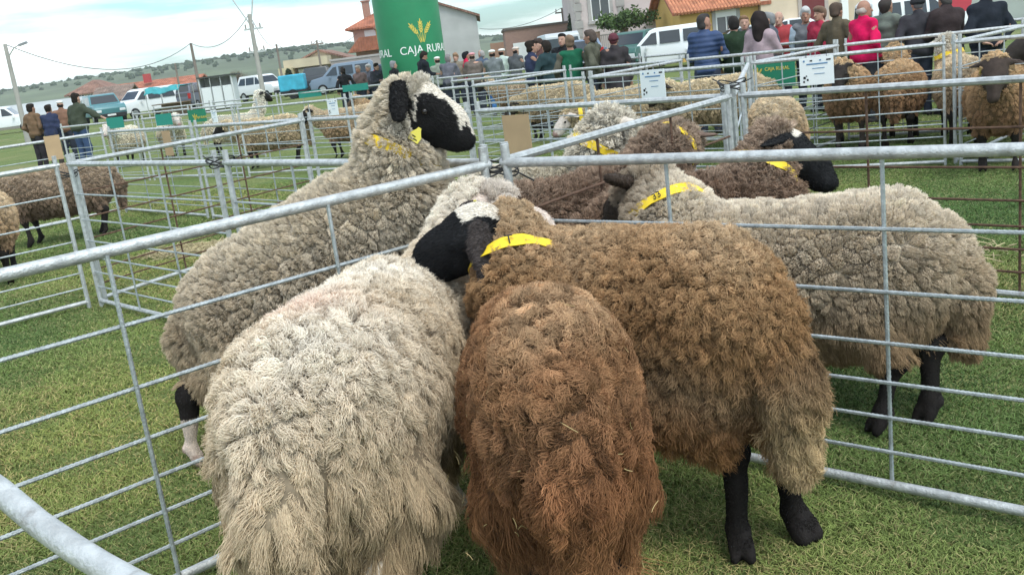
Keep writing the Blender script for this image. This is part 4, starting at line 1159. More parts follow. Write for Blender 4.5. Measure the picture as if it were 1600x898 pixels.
bg_sheep('12', 3.82, 10.35, R(-112), 'brown sheep facing the viewer half hidden by the right-hand notice', wool_brn, DK, 22000, poll=(.66, -.05, .88), face=(.6, -.2, -.75), tagged=-1, legcol=(.05, .04, .034))
bg_sheep('13', 4.28, 10.15, R(62), 'red-brown sheep turned away below the red-jacketed man', wool_brn, BR, 22000, poll=(.66, .1, .92), collar=False)
bg_sheep('14', 4.72, 9.75, R(70), 'pale brown sheep with a white head and yellow neck band on the right', wool_tan2, WH, 22000, poll=(.52, .08, .98), collar=True, top=.1, topcol=(.68, .63, .54), face=(.7, 0, -.5), topu=-.14)
bg_sheep('15', 4.22, 8.05, R(-118), 'dark-faced brown sheep looking straight at the viewer by the right edge', wool_brn, lambda h, V: np.tile((.05, .035, .028), (len(V), 1)), 26000, poll=(.56, -.02, .88), face=(.62, -.05, -.75), top=-.03, tagged=-1, hs=1.2)
bg_sheep('16', 5.25, 8.75, R(175), 'brown sheep with a blackish round head behind the dark-faced one', wool_brn, DK, 22000, poll=(.42, .1, .96), face=(.8, .3, -.3), top=-.03, hs=1.15)
bg_sheep('17', .62, 19.3, R(150), 'small tan sheep farther back left of the golden tan one', wool_tan2, DK, 7000, h=.03)
bg_sheep('18', -5.2, 20.2, R(20), 'black and white sheep raising its head above the pens on the left', wool_white, BK, 7000, poll=(.60, .05, 1.18), face=(.8, .1, -.5), h=.028)
# ------------------------------------------------------------------ buildings
def roof_mat(name, col):
    m = mat(name, col, .85, var=.35, vscale=1.6, detail=8)
    n = m.node_tree; b = n.nodes['Principled BSDF']
    t = n.nodes.new('ShaderNodeTexCoord'); w = n.nodes.new('ShaderNodeTexWave'); w.inputs['Scale'].default_value = 1.25; w.bands_direction = 'X'
    n.links.new(t.outputs['Object'], w.inputs['Vector'])
    bp = n.nodes.new('ShaderNodeBump'); bp.inputs['Strength'].default_value = .9; bp.inputs['Distance'].default_value = .06
    n.links.new(w.outputs['Fac'], bp.inputs['Height']); n.links.new(bp.outputs[0], b.inputs['Normal'])
    return m
def brick_mat(name, c1, c2, mort, sc=4.5):
    m = bpy.data.materials.new(name); m.use_nodes = True; n = m.node_tree; b = n.nodes['Principled BSDF']; b.inputs['Roughness'].default_value = .9
    t = n.nodes.new('ShaderNodeTexCoord'); mp_ = n.nodes.new('ShaderNodeMapping'); mp_.inputs['Rotation'].default_value = (R(90), 0, 0)
    k = n.nodes.new('ShaderNodeTexBrick'); k.inputs['Scale'].default_value = sc; k.inputs['Color1'].default_value = (*c1, 1); k.inputs['Color2'].default_value = (*c2, 1); k.inputs['Mortar'].default_value = (*mort, 1)
    k.inputs['Mortar Size'].default_value = .02
    n.links.new(t.outputs['Object'], mp_.inputs[0]); n.links.new(mp_.outputs[0], k.inputs['Vector']); n.links.new(k.outputs[0], b.inputs['Base Color'])
    return m
M_TILE_R = roof_mat('red_roof_tiles', (.36, .13, .075)); M_TILE_B = roof_mat('brown_roof_tiles', (.24, .135, .10)); M_TILE_D = roof_mat('dull_roof_tiles', (.21, .15, .12))
M_GLASS = mat('window_glass', (.05, .06, .07), .08, spec=.6); M_FRAME = mat('window_frame_white', (.72, .72, .70), .5)
M_SHUT = mat('white_shutter', (.70, .71, .70), .6); M_SHUTR = mat('dark_red_shutter', (.15, .03, .03), .6)
def wall_mat(name, c, v=.1): return mat(name, c, .9, var=v, vscale=.8, bump=.25, bscale=6, detail=7)
def building(label, x0, x1, Y, z_eave, depth, wall, roof=None, rtype='none', pitch=.45, over=.35, gable_to='x', z0=None, name='house', ridge=None):
    """front wall on the plane y=Y facing the viewer; returns the root with its parts"""
    W_ = x1 - x0; zb = gx((x0 + x1) / 2, Y) - .15 if z0 is None else z0
    root = empty(name, ((x0 + x1) / 2, Y, zb), 0, label, 'house' if name == 'house' else name.replace('_', ' '))
    hh = z_eave - zb
    a = W_ / 2
    if rtype == 'gable_front':      # ridge runs away from the viewer
        rz = hh + pitch * a
        MB().prism([(-a, 0), (a, 0), (a, hh), (0, rz), (-a, hh)], 0, depth, 'y').obj('wall', [wall], root)
        o_ = over
        MB().prism([(-a - o_, hh - o_ * pitch + .02), (0, rz + .02), (a + o_, hh - o_ * pitch + .02), (a + o_, hh - o_ * pitch + .2), (0, rz + .2), (-a - o_, hh - o_ * pitch + .2)], -over, depth + over, 'y').obj('roof', [roof], root)
    elif rtype == 'gable_side':     # ridge parallel to the picture
        rz = hh + pitch * depth / 2
        MB().prism([(0, 0), (depth, 0), (depth, hh), (depth / 2, rz), (0, hh)], -a, a, 'x').obj('wall', [wall], root)
        o_ = over
        MB().prism([(-o_, hh - o_ * pitch + .02), (depth / 2, rz + .02), (depth + o_, hh - o_ * pitch + .02), (depth + o_, hh - o_ * pitch + .18), (depth / 2, rz + .18), (-o_, hh - o_ * pitch + .18)], -a - over, a + over, 'x').obj('roof', [roof], root)
    elif rtype == 'hip':
        MB().box((0, depth / 2, hh / 2), (W_, depth, hh)).obj('wall', [wall], root)
        o_ = over; rz = hh + pitch * min(a, depth / 2); q = min(a, depth / 2)
        V = [(-a - o_, -o_, hh), (a + o_, -o_, hh), (a + o_, depth + o_, hh), (-a - o_, depth + o_, hh), (-a + q, q, rz), (a - q, q, rz), (a - q, depth - q, rz), (-a + q, depth - q, rz)]
        V = V + [(x, y, z - .15) for x, y, z in V[:4]]
        MB().add(V, [(0, 1, 5, 4), (1, 2, 6, 5), (2, 3, 7, 6), (3, 0, 4, 7), (4, 5, 6, 7), (8, 9, 1, 0), (9, 10, 2, 1), (10, 11, 3, 2), (11, 8, 0, 3), (11, 10, 9, 8)]).obj('roof', [roof], root)
    else:
        MB().box((0, depth / 2, hh / 2), (W_, depth, hh)).obj('wall', [wall], root)
        if roof: MB().box((0, depth / 2, hh + .07), (W_ + 2 * over, depth + 2 * over, .14)).obj('roof', [roof], root)
    return root
def window(root, xw, zw, w, h, shutter=None, frac=.0, surround=None, mull=1, name='window', glass=None):
    """world coordinates of the window centre on the front wall"""
    x = xw - root.location.x; z = zw - root.location.z
    f = .07
    fr = MB()
    if surround:
        s = .18
        MB().box((x, -.03, z + h / 2 + s / 2), (w + 2 * s, .08, s)).box((x, -.05, z - h / 2 - s / 2), (w + 2 * s + .1, .14, s)).box((x - w / 2 - s / 2, -.03, z), (s, .08, h)).box((x + w / 2 + s / 2, -.03, z), (s, .08, h)).obj('stone_surround', [surround], root)
    wn = fr.box((x, -.02, z + h / 2 - f / 2), (w, .06, f)).box((x, -.02, z - h / 2 + f / 2), (w, .06, f)).box((x - w / 2 + f / 2, -.02, z), (f, .06, h - 2 * f)).box((x + w / 2 - f / 2, -.02, z), (f, .06, h - 2 * f)).obj(name, [M_FRAME], root)
    for k in range(mull):
        xx = x - w / 2 + w * (k + 1) / (mull + 1)
        MB().box((xx, -.018, z), (.05, .05, h - 2 * f)).obj('mullion', [M_FRAME], wn)
    MB().box((x, -.008, z), (w - 2 * f, .012, h - 2 * f)).obj('pane', [glass or M_GLASS], wn)
    if shutter:
        MB().box((x, -.045, z + h / 2 - h * frac / 2 - .01), (w - .02, .03, h * frac)).obj('shutter', [shutter], wn)
    return wn
def bx(px, Y): return px_m(px, Y)
def bz(px, py, Y): return at(px, py, Y)[2]

# left farmhouse with long roofs
Y = 105
b = building('cream farmhouse with a brown tiled hip roof behind the men on the left', bx(112, Y), bx(172, Y), Y, bz(130, 146, Y), 6, wall_mat('wall_cream', (.52, .46, .34)), M_TILE_B, 'hip', .62)
window(b, bx(131, Y), bz(131, 153, Y), .7, .7); window(b, bx(145, Y), bz(145, 152, Y), .7, .7)
ch = MB().box((-.8, 2.5, b.children[1].bound_box[6][2] + .1), (.6, .6, 1.2)).obj('chimney', [wall_mat('wall_cream', (.5, .4, .3))], b)
Y = 98
b = building('low barn with a long brown-red tiled roof right of the cream farmhouse', bx(146, Y), bx(196, Y), Y, bz(170, 158, Y), 5, wall_mat('wall_stone_tan', (.42, .35, .27)), M_TILE_D, 'gable_side', .5, name='barn')
Y = 112
b = building('long low shed with a dull red roof behind the white van on the left', bx(168, Y), bx(308, Y), Y, bz(240, 139, Y), 6, wall_mat('wall_red', (.30, .11, .09)), M_TILE_R, 'gable_side', .28, name='shed')
MB().box((bx(232, Y) - b.location.x, 1.0, bz(232, 122, Y) - b.location.z), (.7, .7, .95)).obj('chimney', [wall_mat('chimney_red', (.42, .07, .07))], b)
Y = 80
building('long low grey shed roof behind the left lamp pole', bx(-60, Y), bx(100, Y), Y, bz(60, 182, Y), 9, wall_mat('wall_pale', (.33, .30, .26)), mat('grey_sheet_roof', (.38, .40, .39), .7, var=.1, vscale=.5), 'gable_side', .22, name='shed')
# beige gable house with flat porch
Y = 98
b = building('beige gable-fronted house with brown roof and a flat white garage porch', bx(452, Y), bx(556, Y), Y, bz(500, 101, Y), 9, wall_mat('wall_beige', (.50, .42, .31)), M_TILE_B, 'gable_front', .38)
lx = bx(490, Y) - b.location.x
MB().box((lx, -1.6, bz(490, 97, Y) - b.location.z), (4.2, 3.0, .8)).obj('porch_roof', [wall_mat('porch_beige', (.56, .48, .34))], b)
MB().box((lx + .35, -2.2, (bz(490, 106, Y) - b.location.z) / 2), (2.6, .1, bz(490, 106, Y) - b.location.z)).obj('garage_door', [M_SHUT], b)
MB().box((lx - 1.5, -2.0, (bz(490, 104, Y) - b.location.z) / 2), (.7, .3, bz(490, 104, Y) - b.location.z)).obj('porch_wall', [wall_mat('wall_brick_plain', (.33, .2, .14))], b)
b2 = building('small pale yellow annex at the left end of the beige gable house', bx(438, 94), bx(458, 94), 94, bz(450, 106, 94), 4, wall_mat('wall_paleyellow', (.58, .50, .32)), None, name='annex')
# pink house with red roof
Y = 90
b = building('pink two-storey house with red hip roof and brick chimney left of the green column', bx(561, Y), bx(640, Y), Y, bz(575, 42, Y), 5, wall_mat('wall_pink', (.46, .27, .22)), M_TILE_R, 'hip', .6, .6)
window(b, bx(587, Y), bz(587, 58, Y), 1.0, 1.3, M_SHUT, .95)
cx = bx(583, Y) - b.location.x; cz = bz(583, 12, Y) - b.location.z
MB().box((cx, 2, cz - .4), (.62, .62, 2.2)).box((cx, 2, cz + .75), (.8, .8, .12)).obj('chimney', [brick_mat('chimney_brick', (.36, .15, .10), (.3, .13, .09), (.4, .35, .3))], b)
MB().prism([(-.0, 0), (3.0, 0), (3.0, 1.2), (1.2, 1.2)], -2.2, -.1, 'y').obj('lean_to_roof', [M_TILE_R], b).location = (bx(553, Y) - b.location.x, 0, bz(553, 83, Y) - b.location.z)
Y = 72
building('grey rendered yard wall between the porch house and the green column', bx(520, Y), bx(612, Y), Y, bz(560, 91, Y), .4, wall_mat('wall_grey_render', (.33, .29, .27)), wall_mat('coping_grey', (.40, .37, .35)), over=.05, name='yard_wall')
# grey gable building
Y = 80
b = building('tall plain grey gable wall right of the green column', bx(600, Y), bx(752, Y), Y, bz(750, 24, Y), 12, wall_mat('wall_grey_plain', (.42, .42, .41)), M_TILE_B, 'gable_front', .42, .3)
# brick shed with white door
Y = 66
b = building('low brick outbuilding with a white door right of the grey gable', bx(792, Y), bx(893, Y), Y, bz(842, 42, Y), 6, brick_mat('brown_brick', (.30, .17, .13), (.24, .13, .10), (.33, .27, .24), 3.5), mat('coping_dark', (.12, .10, .09), .8), over=.08, name='outbuilding')
MB().box((bx(820, Y) - b.location.x, -.03, .95), (1.45, .08, 1.9)).obj('door', [M_SHUT], b)
window(b, bx(868, Y), bz(868, 66, Y), 1.1, 1.0, glass=M_GLASS)
Y = 75
building('brown garden wall left of the brick outbuilding', bx(768, Y), bx(800, Y), Y, bz(785, 66, Y), .3, wall_mat('wall_brown', (.33, .2, .14)), None, name='garden_wall')
# pale pink house with stone quoins
Y = 60
wp = wall_mat('wall_palepink', (.56, .48, .46)); M_STONE = wall_mat('stone_grey', (.38, .36, .34), .2)
b = building('pale pink two-storey house with grey stone quoins behind the pollarded tree', bx(905, Y), bx(1075, Y), Y, 8.2, 9, wp, M_TILE_R, 'hip', .4, .6)
for px in (908, 974):
    mb = MB()
    for k in range(16):
        mb.box((bx(px, Y) - b.location.x, -.02, .25 + k * .5), (.5 if k % 2 else .34, .1, .46))
    mb.obj('quoin', [M_STONE], b)
window(b, bx(943, Y), bz(943, 13, Y), 1.15, 1.35, None, 0, M_STONE); window(b, bx(1043, Y), bz(1043, 12, Y), 1.2, 1.2, M_SHUT, .7, M_STONE)
window(b, bx(943, Y), bz(943, 13, Y) + 2.9, 1.15, 1.35, None, 0, M_STONE); window(b, bx(1043, Y), bz(1043, 12, Y) + 2.9, 1.2, 1.2, M_SHUT, .5, M_STONE)
MB().box((bx(1040, Y) - b.location.x, -.5, bz(1040, 27, Y) - b.location.z), (2.3, 1.0, .14)).obj('balcony_slab', [M_STONE], b)
Y = 55
gw = empty('garden_fence', (bx(1010, Y), Y, gx(bx(1010, Y), Y) - .1), 0, 'garden fence of pale vertical bars on a low wall with brick pillars', 'fence')
x0_, x1_ = bx(930, Y) - gw.location.x, bx(1070, Y) - gw.location.x
MB().box(((x0_ + x1_) / 2, 0, .45), (x1_ - x0_, .25, .9)).obj('low_wall', [M_STONE], gw)
mb = MB()
for k in range(46): mb.box((x0_ + (x1_ - x0_) * (k + .5) / 46, -.02, 1.4), (.035, .035, 1.0))
mb.box(((x0_ + x1_) / 2, -.02, 1.92), (x1_ - x0_, .05, .05)).obj('railing', [mat('pale_iron', (.42, .41, .39), .6)], gw)
for px in (932, 976, 1048):
    MB().box((bx(px, Y) - gw.location.x, -.05, 1.05), (.42, .42, 2.2)).obj('pillar', [brick_mat('pillar_brick_%d' % px, (.36, .2, .14), (.3, .16, .11), (.4, .34, .3), 5)], gw)
# yellow house and cream wall
Y = 50
b = building('yellow house with orange-red clay tile eaves and a white-shuttered window', bx(1064, Y), bx(1189, Y), Y, bz(1100, 14, Y), 7, wall_mat('wall_yellow', (.62, .40, .13)), M_TILE_R, 'gable_side', .45, .45)
mb = MB()
for k in range(26):
    x = -b.scale.x * (bx(1189, Y) - bx(1064, Y)) / 2 - .3 + k * .17 * ((bx(1189, Y) - bx(1064, Y)) / 4.1)
    hh = bz(1100, 14, Y) - b.location.z
    mb.tube([(x, -.55, hh - .12), (x, 1.2, hh + .70)], .075, 8)
mb.obj('eave_tiles', [mat('clay_tile', (.46, .19, .10), .8, var=.35, vscale=3)], b)
window(b, bx(1135, Y), bz(1135, 34, Y), 1.05, 1.25, M_SHUT, .3, wall_mat('surround_grey', (.36, .35, .34)))
MB().tube([(bx(1187, Y) - b.location.x, -.08, 0), (bx(1187, Y) - b.location.x, -.08, bz(1187, -6, Y) - b.location.z)], .05, 8).obj('downpipe', [mat('pipe_brown', (.14, .09, .05), .6)], b)
Y = 49.6
b = building('cream rendered house with a dark red shuttered window above the white van', bx(1190, Y), bx(1345, Y), Y, 5.2, 8, wall_mat('wall_cream_warm', (.62, .50, .37)), M_TILE_R, 'gable_side', .4, .4)
window(b, bx(1271, Y), bz(1271, 8, Y), 1.15, 1.6, M_SHUTR, 1.0, wall_mat('surround_stone', (.42, .36, .32)))
MB().box((bx(1318, Y) - b.location.x, -.12, 2.4), (.34, .24, 4.8)).obj('pilaster', [M_WHITE], b)
Y = 52
b = building('long grey-green warehouse wall at the upper right', bx(1345, Y), bx(1660, Y), Y, 4.6, 10, wall_mat('wall_greygreen', (.34, .37, .34)), mat('sheet_roof_grey', (.30, .31, .30), .7), over=.2, name='warehouse')
MB().box((bx(1370, Y) - b.location.x, -.05, 1.6), (2.2, .1, 3.2)).obj('door', [M_WHITE], b)

# green inflatable advertising column, lettering wraps round it
Y = 28.0
cx = (bx(597, Y) + bx(697, Y)) / 2; rad = (bx(697, Y) - bx(597, Y)) / 2
col_ = empty('advertising_column', (cx, Y, g(Y)), 0, 'tall green advertising column with a yellow wheat emblem and white lettering', 'advertising column')
n = 64; V = []; prof = [(0, rad * .99), (.05, rad), (4.15, rad), (4.3, rad * .93), (4.38, rad * .7), (4.4, 0.02)]
for z, r_ in prof: V += [(r_ * math.cos(2 * math.pi * k / n), r_ * math.sin(2 * math.pi * k / n), z) for k in range(n)]
Fc = [(j * n + k, j * n + (k + 1) % n, (j + 1) * n + (k + 1) % n, (j + 1) * n + k) for j in range(len(prof) - 1) for k in range(n)]
MB().add(V, Fc).obj('column_body', [mat('column_green', (.020, .20, .085), .5, var=.08, vscale=2)], col_, True)
def wrap(o, ang, r_):
    """bend a flat mesh (x along the face, -y out of it, z up) round the column"""
    for v in o.data.vertices:
        a = ang + v.co.x / rad - math.pi / 2
        rr = r_ - v.co.y
        v.co = (rr * math.cos(a), rr * math.sin(a), v.co.z)
    o.data.update()
def subdiv_x(o):
    bm = bmesh.new(); bm.from_mesh(o.data)
    for x in np.arange(-1.2, 1.2, .08):
        bmesh.ops.bisect_plane(bm, geom=bm.verts[:] + bm.edges[:] + bm.faces[:], plane_co=(x, 0, 0), plane_no=(1, 0, 0))
    bm.to_mesh(o.data); bm.free()
zt = bz(660, 78, Y) - g(Y)
for ang in (.60, .60 - math.pi * 2 / 3, .60 + math.pi * 2 / 3):
    t = text_obj('lettering', 'CAJA RURAL', .30, M_WHITE, Matrix.Identity(4), None, .003, spacing=1.02)
    t.data.transform(Matrix.Rotation(R(90), 4, 'X')); wd = max(v.co.x for v in t.data.vertices) - min(v.co.x for v in t.data.vertices); t.data.transform(Matrix.Diagonal((1.62 / wd, 1, 1, 1))); t.data.transform(Matrix.Translation((0, 0, zt)))
    subdiv_x(t); wrap(t, ang, rad + .004); t.parent = col_
    w_ = wheat(None, (0, 0), .40, M_YELB, y=0)
    w_.data.transform(Matrix.Translation((-.0, 0, bz(668, 46, Y) - g(Y)))); wrap(w_, ang - .17, rad + .004); w_.parent = col_

# ------------------------------------------------------------------ poles and wires
M_CONC = mat('pole_concrete', (.36, .34, .31), .85, var=.15, vscale=2); M_WOODP = mat('pole_wood', (.22, .18, .15), .85, var=.2, vscale=2)
tops = {}
def pole(key, px, Y, ytop, r_, label, m_=M_CONC, parts='plain', lean=0):
    x = bx(px, Y); z = bz(px, ytop, Y); zb = g(min(Y, 120))
    root = empty('utility_pole', (x, Y, zb - .1), 0, label, 'pole', 'poles along the street')
    h_ = z - zb + .1
    MB().tube([(0, 0, 0), (lean, 0, h_)], [r_, r_ * .65], 10).obj('shaft', [m_], root, True)
    if parts == 'lamp':
        MB().tube([(0, 0, h_ - .55), (.35, -.05, h_ - .2), (.62, -.08, h_ - .1)], .025, 6).obj('lamp_arm', [M_GALV], root, True)
        MB().box((.78, -.08, h_ - .08), (.36, .13, .09), ry=R(-12)).obj('lamp_head', [mat('lamp_grey', (.25, .26, .27), .5)], root)
    if parts == 'cross':
        mb = MB().box((0, 0, h_ - .3), (1.0, .1, .1)).obj('crossarm', [m_], root)
        for x_ in (-.42, 0, .42): MB().tube([(x_, 0, h_ - .25), (x_, 0, h_ - .02)], .04, 6).obj('insulator', [mat('insulator', (.3, .27, .25), .4)], root)
    if parts == 'tall':
        for s_, hh, w_ in ((1, h_ - .75, 1.0), (1, h_ - 1.9, .9)):
            MB().box((.1, 0, hh), (w_, .09, .09)).obj('crossarm', [M_GALV], root)
            for x_ in (-.3, .1, .45): MB().tube([(x_, 0, hh + .02), (x_, 0, hh + .26)], .045, 6).obj('insulator', [mat('insulator', (.3, .27, .25), .4)], root)
        MB().tube([(lean, 0, h_ - .6), (lean - .75, 0, h_ + .9)], .04, 6).tube([(lean, 0, h_ - .6), (lean + .35, 0, h_ + .9)], .04, 6).obj('upper_strut', [M_GALV], root)
    tops[key] = (x + lean, Y, z)
pole('p1', 34, 42, 66, .12, 'grey street-lamp pole standing at the far left above the men', parts='lamp')
pole('p2', 313, 62, 66, .12, 'plain wooden pole left of the tall braced pole', M_WOODP)
pole('p3', 409, 52, 20, .14, 'tallest pole with crossarms and insulators against the sky', parts='tall')
pole('p4', 283, 95, 98, .12, 'short distant pole left of the plain wooden pole', M_WOODP)
pole('p5', 442, 80, 68, .11, 'thin pole just right of the tallest pole', M_WOODP)
pole('p6', 504, 80, 62, .11, 'pole with crossarm in front of the beige gable house', M_WOODP, 'cross')
pole('p7', 884, 70, 12, .10, 'pole standing beside the conifer above the brick outbuilding', M_WOODP, 'cross')
tops['hs'] = (bx(566, 90), 90, bz(566, 52, 90)); tops['edge'] = (bx(-80, 42), 44, bz(-80, 60, 42)); tops['rt'] = (bx(755, 80), 79, bz(755, 45, 80)); tops['p6b'] = (tops['p6'][0], 80, tops['p6'][2] - .4)
M_CABLE = mat('cable_dark', (.06, .065, .07), .6)
for a, b_, sag, lb in (('p1', 'p2', 1.3, 'sagging cable between the lamp pole and the plain wooden pole'), ('p2', 'p3', .8, 'cable from the plain wooden pole to the tallest pole'), ('p3', 'p5', .7, 'cable from the tallest pole to the thin pole'),
                       ('p5', 'p6', .7, 'cable from the thin pole to the crossarm pole'), ('p6', 'hs', .6, 'cable from the crossarm pole to the pink house'), ('p7', 'rt', .5, 'upper cable from the grey gable to the pole by the conifer')):
    p, q = np.array(tops[a]), np.array(tops[b_])
    pts = [p + (q - p) * t - np.array([0, 0, sag * 4 * t * (1 - t)]) for t in np.linspace(0, 1, 18)]
    z = pts[0].copy()
    o = MB().tube([tuple(v) for v in pts], .018, 5).obj('overhead_cable', [M_CABLE], None, True)
    tag(o, lb, 'cable', 'overhead cables')

# ------------------------------------------------------------------ trees
M_LEAF = mat('leaf_green', (.075, .12, .035), .8, var=.5, vscale=1.2); M_LEAFD = mat('leaf_dark', (.03, .05, .022), .85, var=.4, vscale=2); M_BARK = mat('bark', (.12, .09, .07), .9, var=.3, vscale=5, bump=.5, bscale=15)
M_TWIG = mat('bare_twigs', (.19, .15, .11), .9, var=.25, vscale=3)
def leaf_cloud(r_, pts, size, n_per, spread):
    mb = []; 
    c = np.repeat(np.array(pts), n_per, 0) + r_.normal(size=(len(pts) * n_per, 3)) * spread
    m_ = len(c); a = r_.normal(size=(m_, 3)); a /= np.linalg.norm(a, axis=1, keepdims=True); b_ = np.cross(a, r_.normal(size=(m_, 3))); b_ /= np.linalg.norm(b_, axis=1, keepdims=True)
    s = size * r_.uniform(.6, 1.3, (m_, 1))
    V = np.stack([c - a * s, c + b_ * s * .5, c + a * s, c - b_ * s * .5], 1).reshape(-1, 3)
    Fq = np.arange(m_ * 4).reshape(-1, 4)
    return V, Fq
def tree(name, px, Y, ytop, label, kind):
    r_ = np.random.default_rng(int(px)); x = bx(px, Y); zt_ = bz(px, ytop, Y); zb = g(min(Y, 120)); h_ = zt_ - zb
    root = empty(name, (x, Y, zb - .05), 0, label, 'tree')
    if kind == 'conifer':
        MB().tube([(0, 0, 0), (0, 0, h_ * .95)], [.14, .03], 8).obj('trunk', [M_BARK], root, True)
        t = r_.uniform(.1, 1, 900); a = r_.uniform(0, 6.28, 900); rr = (1.02 - t) ** .7 * h_ * .23 * r_.uniform(.5, 1.1, 900)
        V, Fq = leaf_cloud(r_, np.stack([rr * np.cos(a), rr * np.sin(a), t * h_], 1), .12, 6, .08)
        new_mesh('crown', V, Fq, [M_LEAFD], False, root)
    elif kind == 'pollard':
        mb = MB().tube([(0, 0, 0), (.02, 0, h_ * .55), (0, 0, h_ * .72)], [.15, .12, .12], 8)
        pts = []
        for k in range(9):
            a = k * .7 + r_.uniform(-.2, .2); L_ = r_.uniform(.9, 2.0)
            e = np.array([L_ * math.cos(a), L_ * .6 * math.sin(a), h_ * (.72 + r_.uniform(.0, .2))])
            mb.tube([(0, 0, h_ * .68), tuple(e * [.5, .5, 0] + [0, 0, h_ * .76]), tuple(e)], [.08, .06, .05], 6)
            for q in np.linspace(.35, 1, 7): pts.append(np.array([0, 0, h_ * .7]) * (1 - q) + e * q + [0, 0, .15])
        mb.obj('trunk', [M_BARK], root, True)
        V, Fq = leaf_cloud(r_, pts, .11, 45, .17); new_mesh('crown', V, Fq, [M_LEAF], False, root)
    else:  # bare twiggy bush
        mb = MB()
        def br(p, d, L_, w_, dep):
            q = p + d * L_; mb.tube([tuple(p), tuple((p + q) / 2 + r_.normal(size=3) * .04 * L_), tuple(q)], [w_, w_ * .8, w_ * .6], 4, False)
            if dep > 0:
                for k in range(4): br(p + d * L_ * r_.uniform(.5, 1), unit(d + r_.normal(size=3) * .55), L_ * .62, w_ * .55, dep - 1)
        for k in range(9): br(np.array([r_.uniform(-.5, .5), 0, 0]), unit(np.array([r_.normal() * .5, r_.normal() * .5, 1])), h_ * .42, .06, 4)
        mb.obj('branches', [M_TWIG], root)
tree('conifer_tree', 899, 64, 22, 'dark pointed conifer rising behind the brick outbuilding', 'conifer')
tree('pollarded_tree', 975, 54, 17, 'pollarded tree with flat spreading green branches before the pale pink house', 'pollard')
tree('bare_tree', 365, 90, 98, 'bare brown twiggy tree left of the tallest pole', 'bare')
tree('small_bush', 453, 92, 110, 'small dark green bush before the pale yellow annex', 'conifer')
# ------------------------------------------------------------------ vehicles
M_TYRE = mat('tyre', (.015, .015, .016), .85); M_RIM = mat('rim', (.42, .43, .44), .35, metal=.7); M_CGLASS = mat('car_glass', (.025, .03, .035), .06, spec=.6)
M_BLACKP = mat('black_plastic', (.02, .02, .022), .5); M_LAMPR = mat('tail_red', (.42, .02, .02), .25); M_LAMPW = mat('lamp_clear', (.62, .64, .65), .15); M_PLATE = mat('plate_white', (.7, .7, .68), .5)
def paint(name, c): return mat('paint_' + name, c, .28, spec=.5)
def car(label, X, Y, yaw, prof, glass, Wd, pm, cat='car', z=None, tint=None, name='parked_car'):
    """prof: side outline (x forward, z); glass: list of side window outlines; front of the car is +x"""
    root = empty(name, (X, Y, gx(X, Y) if z is None else z), yaw, label, cat)
    zs = sorted(p[1] for p in prof); zmax = zs[-1]; belt = .95 if zmax > 1.3 else .9
    hw = Wd / 2
    def inset(zz): return 0 if zz < belt else (zz - belt) / (zmax - belt) * .17
    n = len(prof); V = [(x, -hw + inset(zz), zz) for x, zz in prof] + [(x, hw - inset(zz), zz) for x, zz in prof]
    Fc = [tuple(range(n - 1, -1, -1)), tuple(range(n, 2 * n))] + [(i, (i + 1) % n, n + (i + 1) % n, n + i) for i in range(n)]
    MB().add(V, Fc).obj('body', [pm], root, bevel=.045, seg=3, smooth=True)
    for gl in glass:
        for s in (-1, 1):
            V = [(x, s * (hw - inset(zz) + .006), zz) for x, zz in gl] + [(x, s * (hw - inset(zz) - .02), zz) for x, zz in gl]; k = len(gl)
            Fc = [tuple(range(k)), tuple(range(2 * k - 1, k - 1, -1))] + [(i, (i + 1) % k, k + (i + 1) % k, k + i) for i in range(k)]
            MB().add(V, Fc).obj('side_window', [M_CGLASS], root)
    # windscreen and rear window: on the steep edges of the profile above the belt
    for i in range(n):
        (xa, za), (xb, zb) = prof[i], prof[(i + 1) % n]
        if min(za, zb) >= belt - .12 and abs(zb - za) > .25:
            d = np.array([xb - xa, zb - za]); nn = np.array([d[1], -d[0]]) / np.linalg.norm(d)
            if nn[0] * (1 if (xa + xb) > 0 else -1) < 0: nn = -nn
            q = []
            for t, sgn in ((.12, -1), (.12, 1), (.9, 1), (.9, -1)):
                p = np.array([xa, za]) + d * t + nn * .008
                q.append((p[0], sgn * (hw - inset(p[1]) - .09), p[1]))
            V = q + [(x - nn[0] * .03, y, zz - nn[1] * .03) for x, y, zz in q]
            MB().add(V, [(0, 1, 2, 3), (7, 6, 5, 4), (0, 4, 5, 1), (1, 5, 6, 2), (2, 6, 7, 3), (3, 7, 4, 0)]).obj('windscreen' if xa + xb > 0 else 'rear_window', [M_CGLASS], root)
    xf = max(p[0] for p in prof); xr = min(p[0] for p in prof)
    for xw in (xf - .78, xr + .75):
        for s in (-1, 1):
            w = MB().tube([(xw, s * (hw - .20), .32), (xw, s * (hw + .012), .32)], .32, 20).obj('wheel', [M_TYRE], root, True)
            MB().tube([(xw, s * (hw - .02), .32), (xw, s * (hw + .022), .32)], .2, 16).obj('rim', [M_RIM], w, True)
    for s in (-1, 1):
        MB().box((xf - .06, s * (hw - .24), .72), (.14, .36, .17)).obj('headlight', [M_LAMPW], root, bevel=.03)
        MB().box((xr + .035, s * (hw - .13), .95), (.09, .2, .36)).obj('tail_light', [M_LAMPR], root, bevel=.02)
        MB().box((xf - 1.35 if zmax > 1.3 else xf - 1.3, s * (hw + .10), 1.02), (.1, .2, .15)).obj('mirror', [pm], root, bevel=.03)
    MB().box((xf + .01, 0, .42), (.12, Wd - .1, .26)).obj('front_bumper', [M_BLACKP], root, bevel=.04)
    MB().box((xr - .01, 0, .45), (.12, Wd - .1, .26)).obj('rear_bumper', [M_BLACKP], root, bevel=.04)
    MB().box((xf + .075, 0, .45), (.01, .5, .11)).box((xr - .075, 0, .62), (.01, .5, .11)).obj('number_plate', [M_PLATE], root)
    return root
